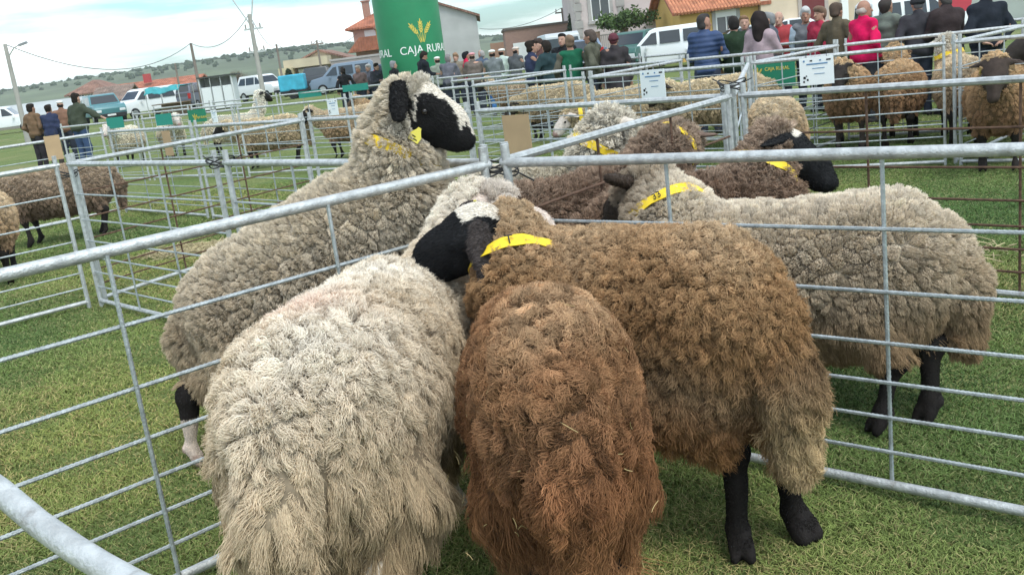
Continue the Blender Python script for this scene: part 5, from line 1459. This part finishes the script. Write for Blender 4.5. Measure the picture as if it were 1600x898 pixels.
VAN = [(-2.05, .35), (2.05, .35), (2.1, .75), (1.95, .98), (1.2, 1.12), (.55, 1.74), (.3, 1.82), (-1.9, 1.84), (-2.05, 1.7), (-2.1, .9)]
VAN_G = [[(1.02, 1.12), (.5, 1.6), (.28, 1.64), (.28, 1.12)], [(.15, 1.12), (.15, 1.65), (-.75, 1.65), (-.75, 1.12)], [(-.9, 1.12), (-.9, 1.64), (-1.75, 1.64), (-1.85, 1.12)]]
SUV = [(-2.1, .42), (2.1, .42), (2.15, .85), (2.0, 1.05), (.95, 1.12), (.35, 1.72), (.1, 1.78), (-1.75, 1.78), (-2.05, 1.2), (-2.12, .9)]
SUV_G = [[(.8, 1.14), (.32, 1.6), (.1, 1.64), (.1, 1.14)], [(0, 1.14), (0, 1.64), (-.95, 1.64), (-.95, 1.14)], [(-1.05, 1.14), (-1.05, 1.63), (-1.6, 1.62), (-1.85, 1.16)]]
SED = [(-2.1, .32), (2.05, .32), (2.12, .62), (1.95, .82), (.95, .96), (.2, 1.42), (-.2, 1.48), (-1.05, 1.46), (-1.75, 1.02), (-2.1, .98)]
SED_G = [[(.75, 1.0), (.15, 1.36), (-.1, 1.39), (-.1, 1.0)], [(-.2, 1.0), (-.2, 1.4), (-.95, 1.39), (-1.4, 1.02)]]
white = paint('white', (.74, .75, .75)); grey = paint('grey', (.22, .23, .25)); dark = paint('dark', (.035, .038, .045)); blueg = paint('bluegrey', (.16, .21, .28)); teal = paint('teal', (.07, .20, .22)); silver = paint('silver', (.45, .47, .48)); green_ = paint('green', (.04, .12, .10)); red_ = paint('red', (.35, .04, .04))
def vx(px, Y): return px_m(px, Y)
car('white four-wheel drive parked at the far left edge', vx(6, 66), 66, R(12), SUV, SUV_G, 1.8, white)
car('teal pickup truck parked behind the men, its grille to the viewer', vx(160, 63), 63, R(-58), SUV, SUV_G, 1.9, teal, 'truck', name='pickup_truck')
car('white van parked in the left middle beside a teal tarpaulin', vx(224, 65), 65, R(-128), VAN, VAN_G, 1.8, white, 'van', name='white_van')
car('dark grey car parked between the teal awning and the white stall', vx(301, 68), 68, R(80), SUV, SUV_G, 1.8, paint('slate', (.11, .12, .15)))
car('white four-wheel drive left of the blue tarpaulin', vx(412, 72), 72, R(-40), SUV, SUV_G, 1.8, white)
car('black car parked right of the blue tarpaulin', vx(498, 68), 68, R(95), SUV, SUV_G, 1.85, dark)
car('grey-blue people carrier in front of the grey yard wall', vx(535, 64), 64, R(185), VAN, VAN_G, 1.75, blueg)
car('second grey-blue car right of the people carrier', vx(578, 66), 66, R(170), SED, SED_G, 1.75, paint('bluegrey_dark', (.10, .13, .18)))
car('blue-grey car with red tail lights behind the olive-jacketed man', vx(905, 38), 38, R(85), SED, SED_G, 1.75, blueg)
car('light car half hidden behind the two talking men', vx(868, 44), 44, R(95), VAN, VAN_G, 1.75, silver)
car('dark green car behind the olive and black jackets', vx(990, 46), 46, R(-120), SUV, SUV_G, 1.75, green_)
car('white van parked before the yellow house', vx(1034, 45), 45, R(172), VAN, VAN_G, 1.8, white, 'van', name='white_van')
car('silver estate car behind the man in the dark green jumper', vx(1150, 43), 43, R(175), SED, SED_G, 1.75, silver)
car('white car behind the woman with dark hair', vx(1226, 50), 50, R(165), SED, SED_G, 1.75, white)
car('white van behind the men in dark coats at the upper right', vx(1425, 40), 40, R(5), VAN, VAN_G, 1.8, white, 'van', name='white_van')

# covered stalls and tarpaulins
M_TARPT = mat('tarp_teal', (.04, .28, .30), .6, var=.2, vscale=3); M_TARPB = mat('tarp_blue', (.05, .36, .50), .5, var=.25, vscale=2); M_PANEL = mat('stall_panel_white', (.68, .70, .70), .6)
def sheet_top(w, d, z, sag, hang, r_):
    n, m_ = 14, 8; V = []
    for j in range(m_):
        for i in range(n):
            u, v = i / (n - 1), j / (m_ - 1)
            zz = z - sag * math.sin(u * math.pi) * math.sin(v * math.pi) + .12 * math.sin(u * 9 + v * 4) * .5 + (-hang * (1 - min(1, v * 6)) if True else 0)
            V.append(((u - .5) * w, (v - .5) * d, zz + r_.normal() * .02))
    Fc = [(j * n + i, j * n + i + 1, (j + 1) * n + i + 1, (j + 1) * n + i) for j in range(m_ - 1) for i in range(n - 1)]
    V2 = [(x, y, zz - .02) for x, y, zz in V]; k = len(V)
    return V + V2, Fc + [tuple(k + q for q in reversed(f)) for f in Fc]
r8 = np.random.default_rng(8)
Y = 60
st = empty('market_stall', (vx(266, Y), Y, g(Y)), R(-8), 'market stall under a drooping teal tarpaulin right of the white van', 'stall')
V, Fc = sheet_top(2.2, 2.2, 1.75, .12, .35, r8); MB().add(V, Fc).obj('tarpaulin', [M_TARPT], st, True)
for x, y in ((-1.05, -1), (1.05, -1), (-1.05, 1), (1.05, 1)): MB().tube([(x, y, 0), (x, y, 1.72)], .03, 6).obj('pole', [M_GALV], st)
MB().box((0, 0, .72), (2.0, 1.2, .06)).box((0, .55, .36), (1.9, .05, .7)).obj('counter', [mat('stall_wood', (.25, .17, .11), .8)], st)
st = empty('market_stall', (vx(343, Y), Y, g(Y)), R(6), 'white panelled stall with a dark open top beside the grey car', 'stall')
MB().box((-.95, 0, .95), (.06, 2.0, 1.9)).box((.95, 0, .95), (.06, 2.0, 1.9)).box((0, .97, .95), (1.84, .06, 1.9)).obj('side_panel', [M_PANEL], st)
for k in range(3):
    MB().box((-.46 + .62 * k - .14, -.98, .72), (.56, .04, 1.3)).obj('front_panel', [M_PANEL], st)
for k in range(4):
    MB().tube([(-.92 + .61 * k, -1.01, 0), (-.92 + .61 * k, -1.01, 1.9)], .025, 6).obj('pole', [M_GALV], st)
MB().box((.1, 0, 1.95), (2.3, 2.2, .08)).obj('roof_sheet', [mat('dark_sheet', (.06, .065, .06), .7)], st)
Y = 63
st = empty('covered_trailer', (vx(457, Y), Y, g(Y)), R(4), 'trailer covered with a bright blue tarpaulin', 'trailer')
mb = MB().box((0, 0, 1.0), (1.62, 1.5, 1.0)); tp = mb.obj('tarpaulin', [M_TARPB], st, bevel=.12, seg=3)
MB().box((0, 0, .45), (1.7, 1.5, .12)).obj('chassis', [M_BLACKP], st)
for s in (-1, 1): MB().tube([(.0, s * .72, .3), (.0, s * .86, .3)], .3, 16).obj('wheel', [M_TYRE], st, True)
sg = empty('road_sign', (vx(1500, 24), 24, g(24)), 0, 'round red road sign behind the dark-coated men at the upper right', 'sign')
zz = at(1500, 3, 24)[2] - g(24)
MB().tube([(0, 0, 0), (0, 0, zz)], .03, 8).obj('post', [M_GALV], sg, True)
MB().tube([(0, -.04, zz), (0, -.06, zz)], .26, 20).obj('disc', [mat('sign_red', (.45, .05, .07), .5)], sg, True)

# ------------------------------------------------------------------ people
SKIN = [(.42, .235, .165), (.36, .19, .13), (.46, .27, .20)]
def cloth(c):
    return mat('cloth_%d_%d_%d' % tuple(int(v * 255) for v in c), c, .85, var=.18, vscale=9, bump=.35, bscale=22, spec=.15)
def person(px, Yd, ytop, yaw, label, jacket, trousers=(.03, .035, .05), hair=(.02, .015, .012), headgear=None, arms=('down', 'down'), lean=0.0, bulk=1.0, long_hair=False, bald=False, long_coat=False, group=None, vest=None, female=False, head_yaw=0, gh='flat', turned_down=.0, quilted=False):
    """yaw 0: facing away from the viewer (+y)"""
    X = px_m(px, Yd); X = at(px, ytop, Yd)[0]; zb = g(Yd)
    Ht = float(np.clip(at(px, ytop, Yd)[2] - zb, 1.50, 1.80)); s = Ht / (1.74 if not headgear else 1.77)
    r_ = np.random.default_rng(int(px * 7 + Yd))
    B_ = bulk
    P = []; J = []; T = []
    def lz(p):      # lean of the upper body forward from the hips
        p = np.array(p, float)
        if p[2] > .95: p[1] += (p[2] - .95) * lean; p[2] -= (p[2] - .95) * lean * lean * .4
        return p
    sw = (.19 if not female else .165) * (1 + (B_ - 1) * .4)
    # torso
    tor = [ell(lz((0, 0, 1.02)), (.165 * B_, .115 * B_, .13)), ell(lz((0, .0, 1.16)), (.165 * B_, .12 * B_, .14)), ell(lz((0, .005, 1.30)), (.18 * (1 + (B_ - 1) * .6), .12 * B_, .14)), cone(lz((-sw + .03, -.01, 1.42)), lz((sw - .03, -.01, 1.42)), .065, .065)]
    P += tor; J += [dict(q) for q in tor]
    # head
    hy = R(head_yaw); Rm = np.array(Matrix.Rotation(hy, 3, 'Z') @ Matrix.Rotation(-turned_down, 3, 'X'))
    hc = lz((0, .02, 1.615)); H_ = lambda x, y, z: hc + Rm @ np.array([x, y, z])
    P.append(cone(lz((0, -.01, 1.42)), lz((0, .0, 1.55)), .062, .055, k=.03))
    P.append(ell(H_(0, -.005, .03), (.076, .096, .10), Rm=Rm, k=.03)); P.append(ell(H_(0, .03, -.045), (.058, .066, .075), Rm=Rm, k=.03))
    P.append(cone(H_(0, .092, .015), H_(0, .118, -.028), .011, .017, k=.012))          # nose
    P.append(ell(H_(0, .078, -.085), (.03, .025, .022), Rm=Rm, k=.02))                  # chin
    for q in (-1, 1): P.append(ell(H_(q * .078, -.008, -.005), (.012, .022, .034), Rm=Rm, k=.01))
    # arms
    hands = []
    for q, mode in ((-1, arms[0]), (1, arms[1])):
        S = lz((q * sw, -.01, 1.405))
        if mode == 'down': E = S + [q * .06, -.02, -.28]; Wr = E + [q * .0, .05, -.25]; hd = np.array([0, .1, -1.0])
        elif mode == 'rail': E = S + [q * .07, .08, -.26]; Wr = E + [-q * .06, .23, -.02]; hd = np.array([-q * .3, 1, -.15])
        elif mode == 'pocket': E = S + [q * .12, -.06, -.26]; Wr = E + [-q * .07, .16, -.18]; hd = np.array([-q * .3, .5, -.8])
        elif mode == 'cross': E = S + [q * .06, .07, -.27]; Wr = E + [-q * .22, .12, .03]; hd = np.array([-q * 1, .1, .05])
        elif mode == 'back': E = S + [q * .09, -.10, -.26]; Wr = E + [-q * .16, -.06, -.16]; hd = np.array([-q * 1, -.1, -.3])
        elif mode == 'reach': E = S + [q * .22, .06, -.16]; Wr = E + [q * .22, .06, -.13]; hd = np.array([q * 1, .1, -.4])
        elif mode == 'chin': E = S + [q * .05, .12, -.25]; Wr = E + [-q * .08, .1, .2]; hd = np.array([-q * .3, .1, 1])
        P.append(cone(S, E, .05, .041)); P.append(cone(E, Wr, .04, .028)); J.append(cone(S, E, .066, .056)); J.append(cone(E, E * .12 + Wr * .88, .054, .044))
        hands.append((Wr, unit(hd), q))
        hd = unit(hd); sd_ = unit(np.cross(hd, (0, 0, 1.0) if abs(hd[2]) < .9 else (0, 1.0, 0)))
        c = Wr + hd * .055; P.append(ell(c, (.05, .042, .017), Rm=np.stack([hd, sd_, np.cross(hd, sd_)], 1), k=.02))
    # legs
    for q in (-1, 1):
        hip = np.array([q * .09, 0, .92]); kn = np.array([q * .105, .02, .50]); an = np.array([q * .11, -.01, .09])
        P += [cone(hip, kn, .088 * (1 + (B_ - 1) * .5), .058), cone(kn, an, .055, .036), cone(an + [0, 0, -.03], an + [q * .015, .15, -.05], .038, .032)]
        T += [cone(hip, kn, .105 * (1 + (B_ - 1) * .5), .078), cone(kn, an + [0, 0, .0], .078, .062)]
    T.append(ell((0, 0, .95), (.165 * B_, .118 * B_, .12)))
    if long_coat: J += [ell((0, -.01, .88), (.185 * B_, .14 * B_, .16)), ell((0, -.01, .76), (.18 * B_, .145 * B_, .14))]
    else: J.append(ell(lz((0, 0, .95)), (.172 * B_, .13 * B_, .08)))
    for p in P:
        if p['k'] is None: p['k'] = .035
    far = Yd > 18
    V, Q = surface_nets(P, .0175 if not far else .021, k=.035)
    sk = SKIN[int(px) % 3]; cols = np.tile(sk, (len(V), 1)) * (1 + r_.normal(size=(len(V), 1)) * .03)
    q = (V - hc) @ Rm
    hairy = (q[:, 2] > -.03 + .05 * ramp(q[:, 1], -.02, .06)) & (q[:, 1] < .055) & (np.abs(q[:, 0]) < .11) & (V[:, 2] > 1.4)
    brow = (np.abs(q[:, 2] - .026) < .009) & (q[:, 1] > .06) & (np.abs(np.abs(q[:, 0]) - .033) < .02)
    cols[brow] = np.array(sk) * .5
    mouth = (np.abs(q[:, 2] + .062) < .010) & (q[:, 1] > .06) & (np.abs(q[:, 0]) < .025); cols[mouth] = np.array([.27, .09, .08])
    mb = MB(); mb.add(V, [tuple(f) for f in Q]); nb = len(V)
    # fingers: four and a thumb, rooted in the palm
    for Wr, hd, sgn in hands:
        sd_ = unit(np.cross(hd, (0, 0, 1.0) if abs(hd[2]) < .9 else (0, 1.0, 0))); dn = np.cross(hd, sd_)
        if dn[2] > 0: dn = -dn
        c = Wr + hd * .075
        for k, L_ in enumerate((.062, .072, .068, .052)):
            a = c + sd_ * (k - 1.5) * .019; mb.tube([a, a + hd * L_ * .5 + dn * .006, a + hd * L_ * .85 + dn * .03], [.0088, .008, .0065], 5)
        a = Wr + hd * .04 - sd_ * .032; mb.tube([a, a + hd * .03 - sd_ * .026, a + hd * .06 - sd_ * .03 + dn * .012], [.011, .0095, .0075], 5)
    call = np.tile(sk, (len(mb.v), 1)); call[:nb] = cols
    body = new_mesh('person', mb.v, mb.f, [M_SKINP], True, cols=call)
    body.location = (X, Yd, zb); body.rotation_euler = (0, 0, yaw); body.scale = (s, s, s)
    tag(body, label, 'person', group)
    def piece(nm, pr, m_, h_=.021, amp=.013, k=.05):
        for p_ in pr:
            if p_['k'] is None: p_['k'] = k
        v, f = surface_nets(pr, h_ if not far else h_ * 1.15, noise=lumps(int(px) + len(nm), amp, 17))
        return new_mesh(nm, v, f, [m_], True, body)
    for p_ in J:
        if p_['t'] == 'e': p_['r'] = tuple(x + .022 for x in p_['r'])
        elif p_['reg'] == 'wool' and p_['ra'] > .06 and p_['ra'] == p_['rb'] and p_['k'] is None: p_['ra'] = p_['rb'] = .082
    if vest is not None:
        # sleeves of one colour and a waistcoat of another
        ar = [p_ for p_ in J if p_['t'] == 'c' and p_['ra'] != p_['rb']]; to = [p_ for p_ in J if not (p_['t'] == 'c' and p_['ra'] != p_['rb'])]
        jk = piece('jumper', ar + [ell(lz((0, 0, 1.25)), (.15, .10, .18))], cloth(jacket)); piece('waistcoat', to, cloth(vest))
    else:
        J.append(cone(lz((0, -.012, 1.44)), lz((0, -.002, 1.50)), .088, .074, k=.03))
        jk = piece('jacket', J, M_QUILT if quilted else cloth(jacket))
    piece('trousers', T, cloth(trousers), .024, .006)
    for qd in (-1, 1):
        an = np.array([qd * .11, -.01, .05]); piece('shoe', [cone(an, an + [qd * .015, .16, -.012], .047, .041), ell(an + [0, -.02, 0], (.045, .05, .05))], M_SHOE, .02, 0)
    if long_hair:
        piece('hair', [ell(H_(0, -.03, .045), (.105, .115, .115), Rm=Rm), ell(H_(0, -.075, -.07), (.11, .075, .14), Rm=Rm), cone(H_(-.07, .0, -.02), H_(-.085, .02, -.22), .05, .045), cone(H_(.07, .0, -.02), H_(.085, .02, -.22), .05, .045), cone(H_(0, -.09, -.1), H_(0, -.10, -.24), .075, .07)], cloth(hair), .018, .012)
    elif headgear is None or headgear == 'none':
        pr = [ell(H_(0, -.028, .046), (.087, .096, .100), Rm=Rm), ell(H_(0, -.055, -.02), (.080, .060, .075), Rm=Rm), ell(H_(0, .035, .095), (.066, .055, .045), Rm=Rm)]
        if bald: pr = [ell(H_(-.05, -.035, -.005), (.034, .062, .045), Rm=Rm), ell(H_(.05, -.035, -.005), (.034, .062, .045), Rm=Rm), ell(H_(0, -.065, -.01), (.06, .04, .045), Rm=Rm)]
        piece('hair', pr, cloth(hair), .016, .012, .02)
    if headgear not in (None, 'none'):
        piece('hair', [ell(H_(0, -.045, .0), (.078, .06, .07), Rm=Rm)], cloth(hair), .018, .004, .02)
        if gh == 'beanie': piece('hat', [ell(H_(0, -.01, .075), (.095, .11, .085), Rm=Rm), ell(H_(0, -.01, .035), (.098, .113, .03), Rm=Rm)], cloth(headgear), .017, .003)
        else: piece('cap', [ell(H_(0, .0, .085), (.098, .118, .042), Rm=Rm), ell(H_(0, .10, .062), (.07, .055, .014), Rm=Rm, k=.015)], cloth(headgear), .016, .001)
    # eyes when the face shows
    fa = math.cos(yaw + hy)
    if fa < .35 and Yd < 20:
        for sgn in (-1, 1):
            v, f = ico(H_(sgn * .030, .079, .006), .0075); MB().add(v, f).obj('eye', [M_HOOF_EYE], body, True)
    return body
M_QUILT = mat('quilted_navy', (.035, .062, .14), .6, var=.15, vscale=6, spec=.3)
_n = M_QUILT.node_tree; _w = _n.nodes.new('ShaderNodeTexWave'); _w.bands_direction = 'Z'; _w.inputs['Scale'].default_value = 4.2; _w.inputs['Distortion'].default_value = 1.2
_t = _n.nodes.new('ShaderNodeTexCoord'); _n.links.new(_t.outputs['Object'], _w.inputs['Vector'])
_b = _n.nodes.new('ShaderNodeBump'); _b.inputs['Strength'].default_value = .5; _b.inputs['Distance'].default_value = .015
_n.links.new(_w.outputs['Fac'], _b.inputs['Height']); _n.links.new(_b.outputs[0], _n.nodes['Principled BSDF'].inputs['Normal'])
M_SKINP = mat('skin', attr=True, rough=.55, spec=.3); M_SHOE = mat('shoe_leather', (.022, .018, .016), .5)
GO = 'onlookers standing round the pens'
navy = (.028, .036, .075); olive = (.10, .095, .06); blk = (.014, .014, .016); dkgrn = (.026, .048, .030); brn = (.14, .085, .05); grey_ = (.16, .16, .165); jean = (.045, .075, .15)
def P8(*a, **k): return person(*a, group=GO, **k)
# men on the left
P8(46, 23.5, 163, R(-25), 'man in a tan brown jacket, leftmost of the group on the left', (.17, .105, .062), (.03, .025, .03), arms=('pocket', 'pocket'), bulk=1.1)
P8(72, 23.2, 172, R(-10), 'man in a navy jacket second from the left', navy, (.06, .05, .045), arms=('rail', 'down'), lean=.15)
P8(92, 24.6, 156, R(20), 'person in a brown jacket and white cap half hidden behind the green jumper', (.22, .12, .08), headgear=(.68, .68, .66), arms=('pocket', 'pocket'))
P8(113, 22.0, 147, R(-22), 'man in a dark green jumper and jeans reaching out to the fence post', (.052, .062, .042), jean, arms=('down', 'reach'), bulk=1.05, lean=.08)
# far middle
P8(536, 29, 112, R(30), 'person in a black coat leftmost beside the parked cars', blk, arms=('pocket', 'pocket'))
P8(559, 29.5, 105, R(160), 'person in a brown-grey jacket beside the parked cars, facing the viewer', (.16, .11, .10), hair=(.35, .3, .26))
P8(575, 30, 104, R(150), 'person in a grey jacket just left of the green column, facing the viewer', (.12, .12, .14), hair=(.4, .38, .36))
P8(588, 29, 108, R(-140), 'person in a dark jacket closest to the left edge of the column', (.04, .04, .05), arms=('cross', 'cross'))
P8(614, 27, 101, R(-60), 'grey-haired person in black in front of the column base', blk, hair=(.22, .22, .23))
P8(655, 24.5, 81, R(-65), 'officer-like man in a dark uniform jacket looking down in front of the column', (.012, .015, .02), arms=('rail', 'rail'), lean=.12, turned_down=.4)
P8(683, 25.5, 93, R(10), 'person in a pale green jacket and white cap right of the uniformed man', (.24, .27, .22), headgear=(.72, .70, .66))
P8(698, 24.0, 90, R(-15), 'person in a bulky grey jacket right of the pale green one', (.12, .12, .14), hair=(.22, .2, .2), bulk=1.15, arms=('rail', 'rail'), lean=.15)
P8(713, 25.5, 98, R(170), 'brown-haired person peering between the grey jackets', (.2, .17, .13), hair=(.25, .16, .1))
P8(727, 25.5, 88, R(-70), 'person in a bright red jacket seen past the pink cap', (.55, .02, .07), hair=blk)
P8(738, 23.5, 89, R(5), 'person with a pink cap and a brown-grey coat from behind', (.13, .105, .09), headgear=(.62, .28, .30), lean=.18, bulk=1.1, arms=('rail', 'rail'))
P8(752, 25.5, 84, R(40), 'person in a slate blue jacket behind the pink-capped one', (.07, .095, .14), hair=(.3, .28, .27))
P8(768, 22.5, 79, R(5), 'person with a white cap, grey jacket and bright blue jeans', (.15, .165, .17), (.05, .14, .32), headgear=(.75, .74, .72), arms=('rail', 'rail'))
P8(784, 24, 86, R(-30), 'person in a pale mint top with a white cap', (.48, .56, .50), headgear=(.7, .68, .64))
P8(803, 23.5, 80, R(-40), 'person in a dark grey jacket with a light cap left of the talking men', (.085, .09, .095), headgear=(.6, .5, .44), arms=('rail', 'rail'), lean=.1)
# middle group
P8(828, 17.6, 65, R(-75), 'dark-haired man in a navy jacket, left of the talking group', navy, arms=('cross', 'cross'))
P8(842, 18.6, 62, R(110), 'man in a dark jumper facing left behind the navy jacket', (.10, .05, .045), hair=(.05, .035, .03))
P8(853, 17.2, 68, R(25), 'man in a dark teal jacket with his back turned', (.022, .045, .05), arms=('pocket', 'pocket'), bulk=1.05)
P8(878, 18.0, 53, R(150), 'black-haired man in black looking over the green waistcoat', blk, hair=(.012, .01, .01), arms=('down', 'down'))
P8(889, 16.4, 57, R(8), 'man in a bottle green waistcoat over an olive jumper', (.085, .08, .06), (.03, .035, .04), hair=(.17, .115, .08), vest=(.012, .105, .055), arms=('pocket', 'pocket'), bulk=1.12, bald=False)
P8(922, 16.2, 47, R(62), 'man in an olive grey jacket in profile facing left', (.095, .095, .068), hair=(.08, .06, .05), arms=('back', 'rail'))
P8(958, 16.0, 57, R(-12), 'stout person in a black-brown coat with a dark red scarf', (.040, .034, .036), hair=(.10, .03, .035), bulk=1.12, arms=('down', 'down'), long_coat=True, headgear=(.10, .03, .04), gh='beanie')
# right middle
P8(1099, 13.2, 24, R(-28), 'man in a quilted navy blue jacket and glasses', (.035, .062, .14), (.035, .045, .07), hair=(.045, .04, .038), arms=('rail', 'rail'), head_yaw=-35, quilted=True)
P8(1146, 13.4, 27, R(-8), 'man in a dark green jumper with his back turned', (.022, .042, .022), (.04, .04, .035), hair=(.025, .022, .02), arms=('pocket', 'pocket'))
P8(1163, 15.2, 33, R(165), 'small face looking out right of the green jumper', (.14, .10, .10), hair=(.2, .12, .07))
P8(1186, 12.8, 20, R(-40), 'woman with long dark curly hair and a lilac-grey jacket', (.36, .27, .29), (.05, .05, .06), hair=(.022, .016, .015), long_hair=True, female=True, arms=('down', 'rail'))
P8(1202, 14.6, 30, R(60), 'person in a slate jacket right of the dark-haired woman', (.08, .09, .11), hair=(.2, .2, .2))
P8(1217, 15.4, 30, R(150), 'bald man in a dark red jumper', (.34, .05, .055), hair=(.3, .25, .22), bald=True, arms=('cross', 'cross'))
P8(1258, 14.8, 16, R(165), 'grey-haired man in a grey tank top over a pale blue shirt', (.38, .45, .52), hair=(.45, .44, .43), vest=(.15, .155, .165), arms=('down', 'down'))
P8(1281, 14.4, 14, R(120), 'man in a crimson top right of the grey tank top', (.36, .03, .06), hair=(.16, .10, .07))
P8(1306, 12.9, 5, R(-55), 'man in an olive brown jacket left of the red jacket', (.105, .085, .055), (.05, .045, .04), hair=(.085, .06, .045), arms=('pocket', 'pocket'))
P8(1348, 12.2, 3, R(-70), 'bald man in a bright raspberry red jacket', (.62, .008, .085), (.03, .03, .035), hair=(.42, .36, .32), bald=True, arms=('down', 'pocket'), bulk=1.1, head_yaw=-20)
P8(1384, 12.6, 5, R(-58), 'man in a grey-green jacket right of the raspberry jacket', (.15, .175, .145), hair=(.05, .042, .038), arms=('down', 'rail'))
P8(1434, 12.2, 0, R(-5), 'man with a dark woolly hat and a charcoal coat', (.042, .04, .046), hair=(.12, .12, .12), headgear=(.03, .032, .035), gh='beanie', arms=('pocket', 'pocket'), bulk=1.08)
P8(1482, 12.0, -14, R(8), 'man in a dark brown coat leaning on the rail', (.042, .030, .030), hair=(.07, .065, .06), arms=('rail', 'rail'), bulk=1.1, lean=.12)
P8(1541, 11.6, -24, R(3), 'big man in a black jacket at the right with his elbows out', (.016, .020, .028), hair=(.05, .045, .04), arms=('back', 'back'), bulk=1.18)

# ------------------------------------------------------------------ straw lying on the turf of a pen
def straw(name, cx, cy, rx, ry, n, label=None):
    r = np.random.default_rng(int(cx * 10 + 77)); a = r.uniform(0, 6.28, n); d = np.sqrt(r.uniform(size=n))
    X = cx + rx * d * np.cos(a) + r.normal(size=n) * .08; Y = cy + ry * d * np.sin(a) + r.normal(size=n) * .08
    th = r.uniform(0, 6.28, n); L_ = r.uniform(.05, .16, n); t = np.linspace(-.5, .5, 3)
    P = np.zeros((n, 3, 3)); P[..., 0] = X[:, None] + np.cos(th)[:, None] * L_[:, None] * t; P[..., 1] = Y[:, None] + np.sin(th)[:, None] * L_[:, None] * t
    P[..., 2] = (ga(Y) + .015 + r.uniform(0, .03, n))[:, None] + r.normal(size=n)[:, None] * .012 * t * 2
    o = make_curves(name, P, np.array([.0022, .0026, .0018]), np.array([(.46, .38, .22)]) * r.uniform(.7, 1.25, (n, 1)), M_BLADE)
    tag(o, kind='stuff')
q = [-2.55, 8.6]
straw('straw', -2.6, 8.9, .75, .28, 1500)
straw('straw', -1.3, 7.4, .5, .25, 250)
straw('straw', 2.4, 5.4, .5, .3, 160)

# ------------------------------------------------------------------ thin air haze between here and the hills
HZ = MB().box((0, 460, 17), (2400, 980, 42)).obj('haze', [], None)
mh = bpy.data.materials.new('haze_air'); mh.use_nodes = True; mh.node_tree.nodes.clear()
_o = mh.node_tree.nodes.new('ShaderNodeOutputMaterial'); _v = mh.node_tree.nodes.new('ShaderNodeVolumePrincipled')
_v.inputs['Color'].default_value = (.86, .92, .95, 1); _v.inputs['Density'].default_value = .00032
mh.node_tree.links.new(_v.outputs[0], _o.inputs['Volume']); HZ.data.materials.append(mh)
tag(HZ, kind='stuff')
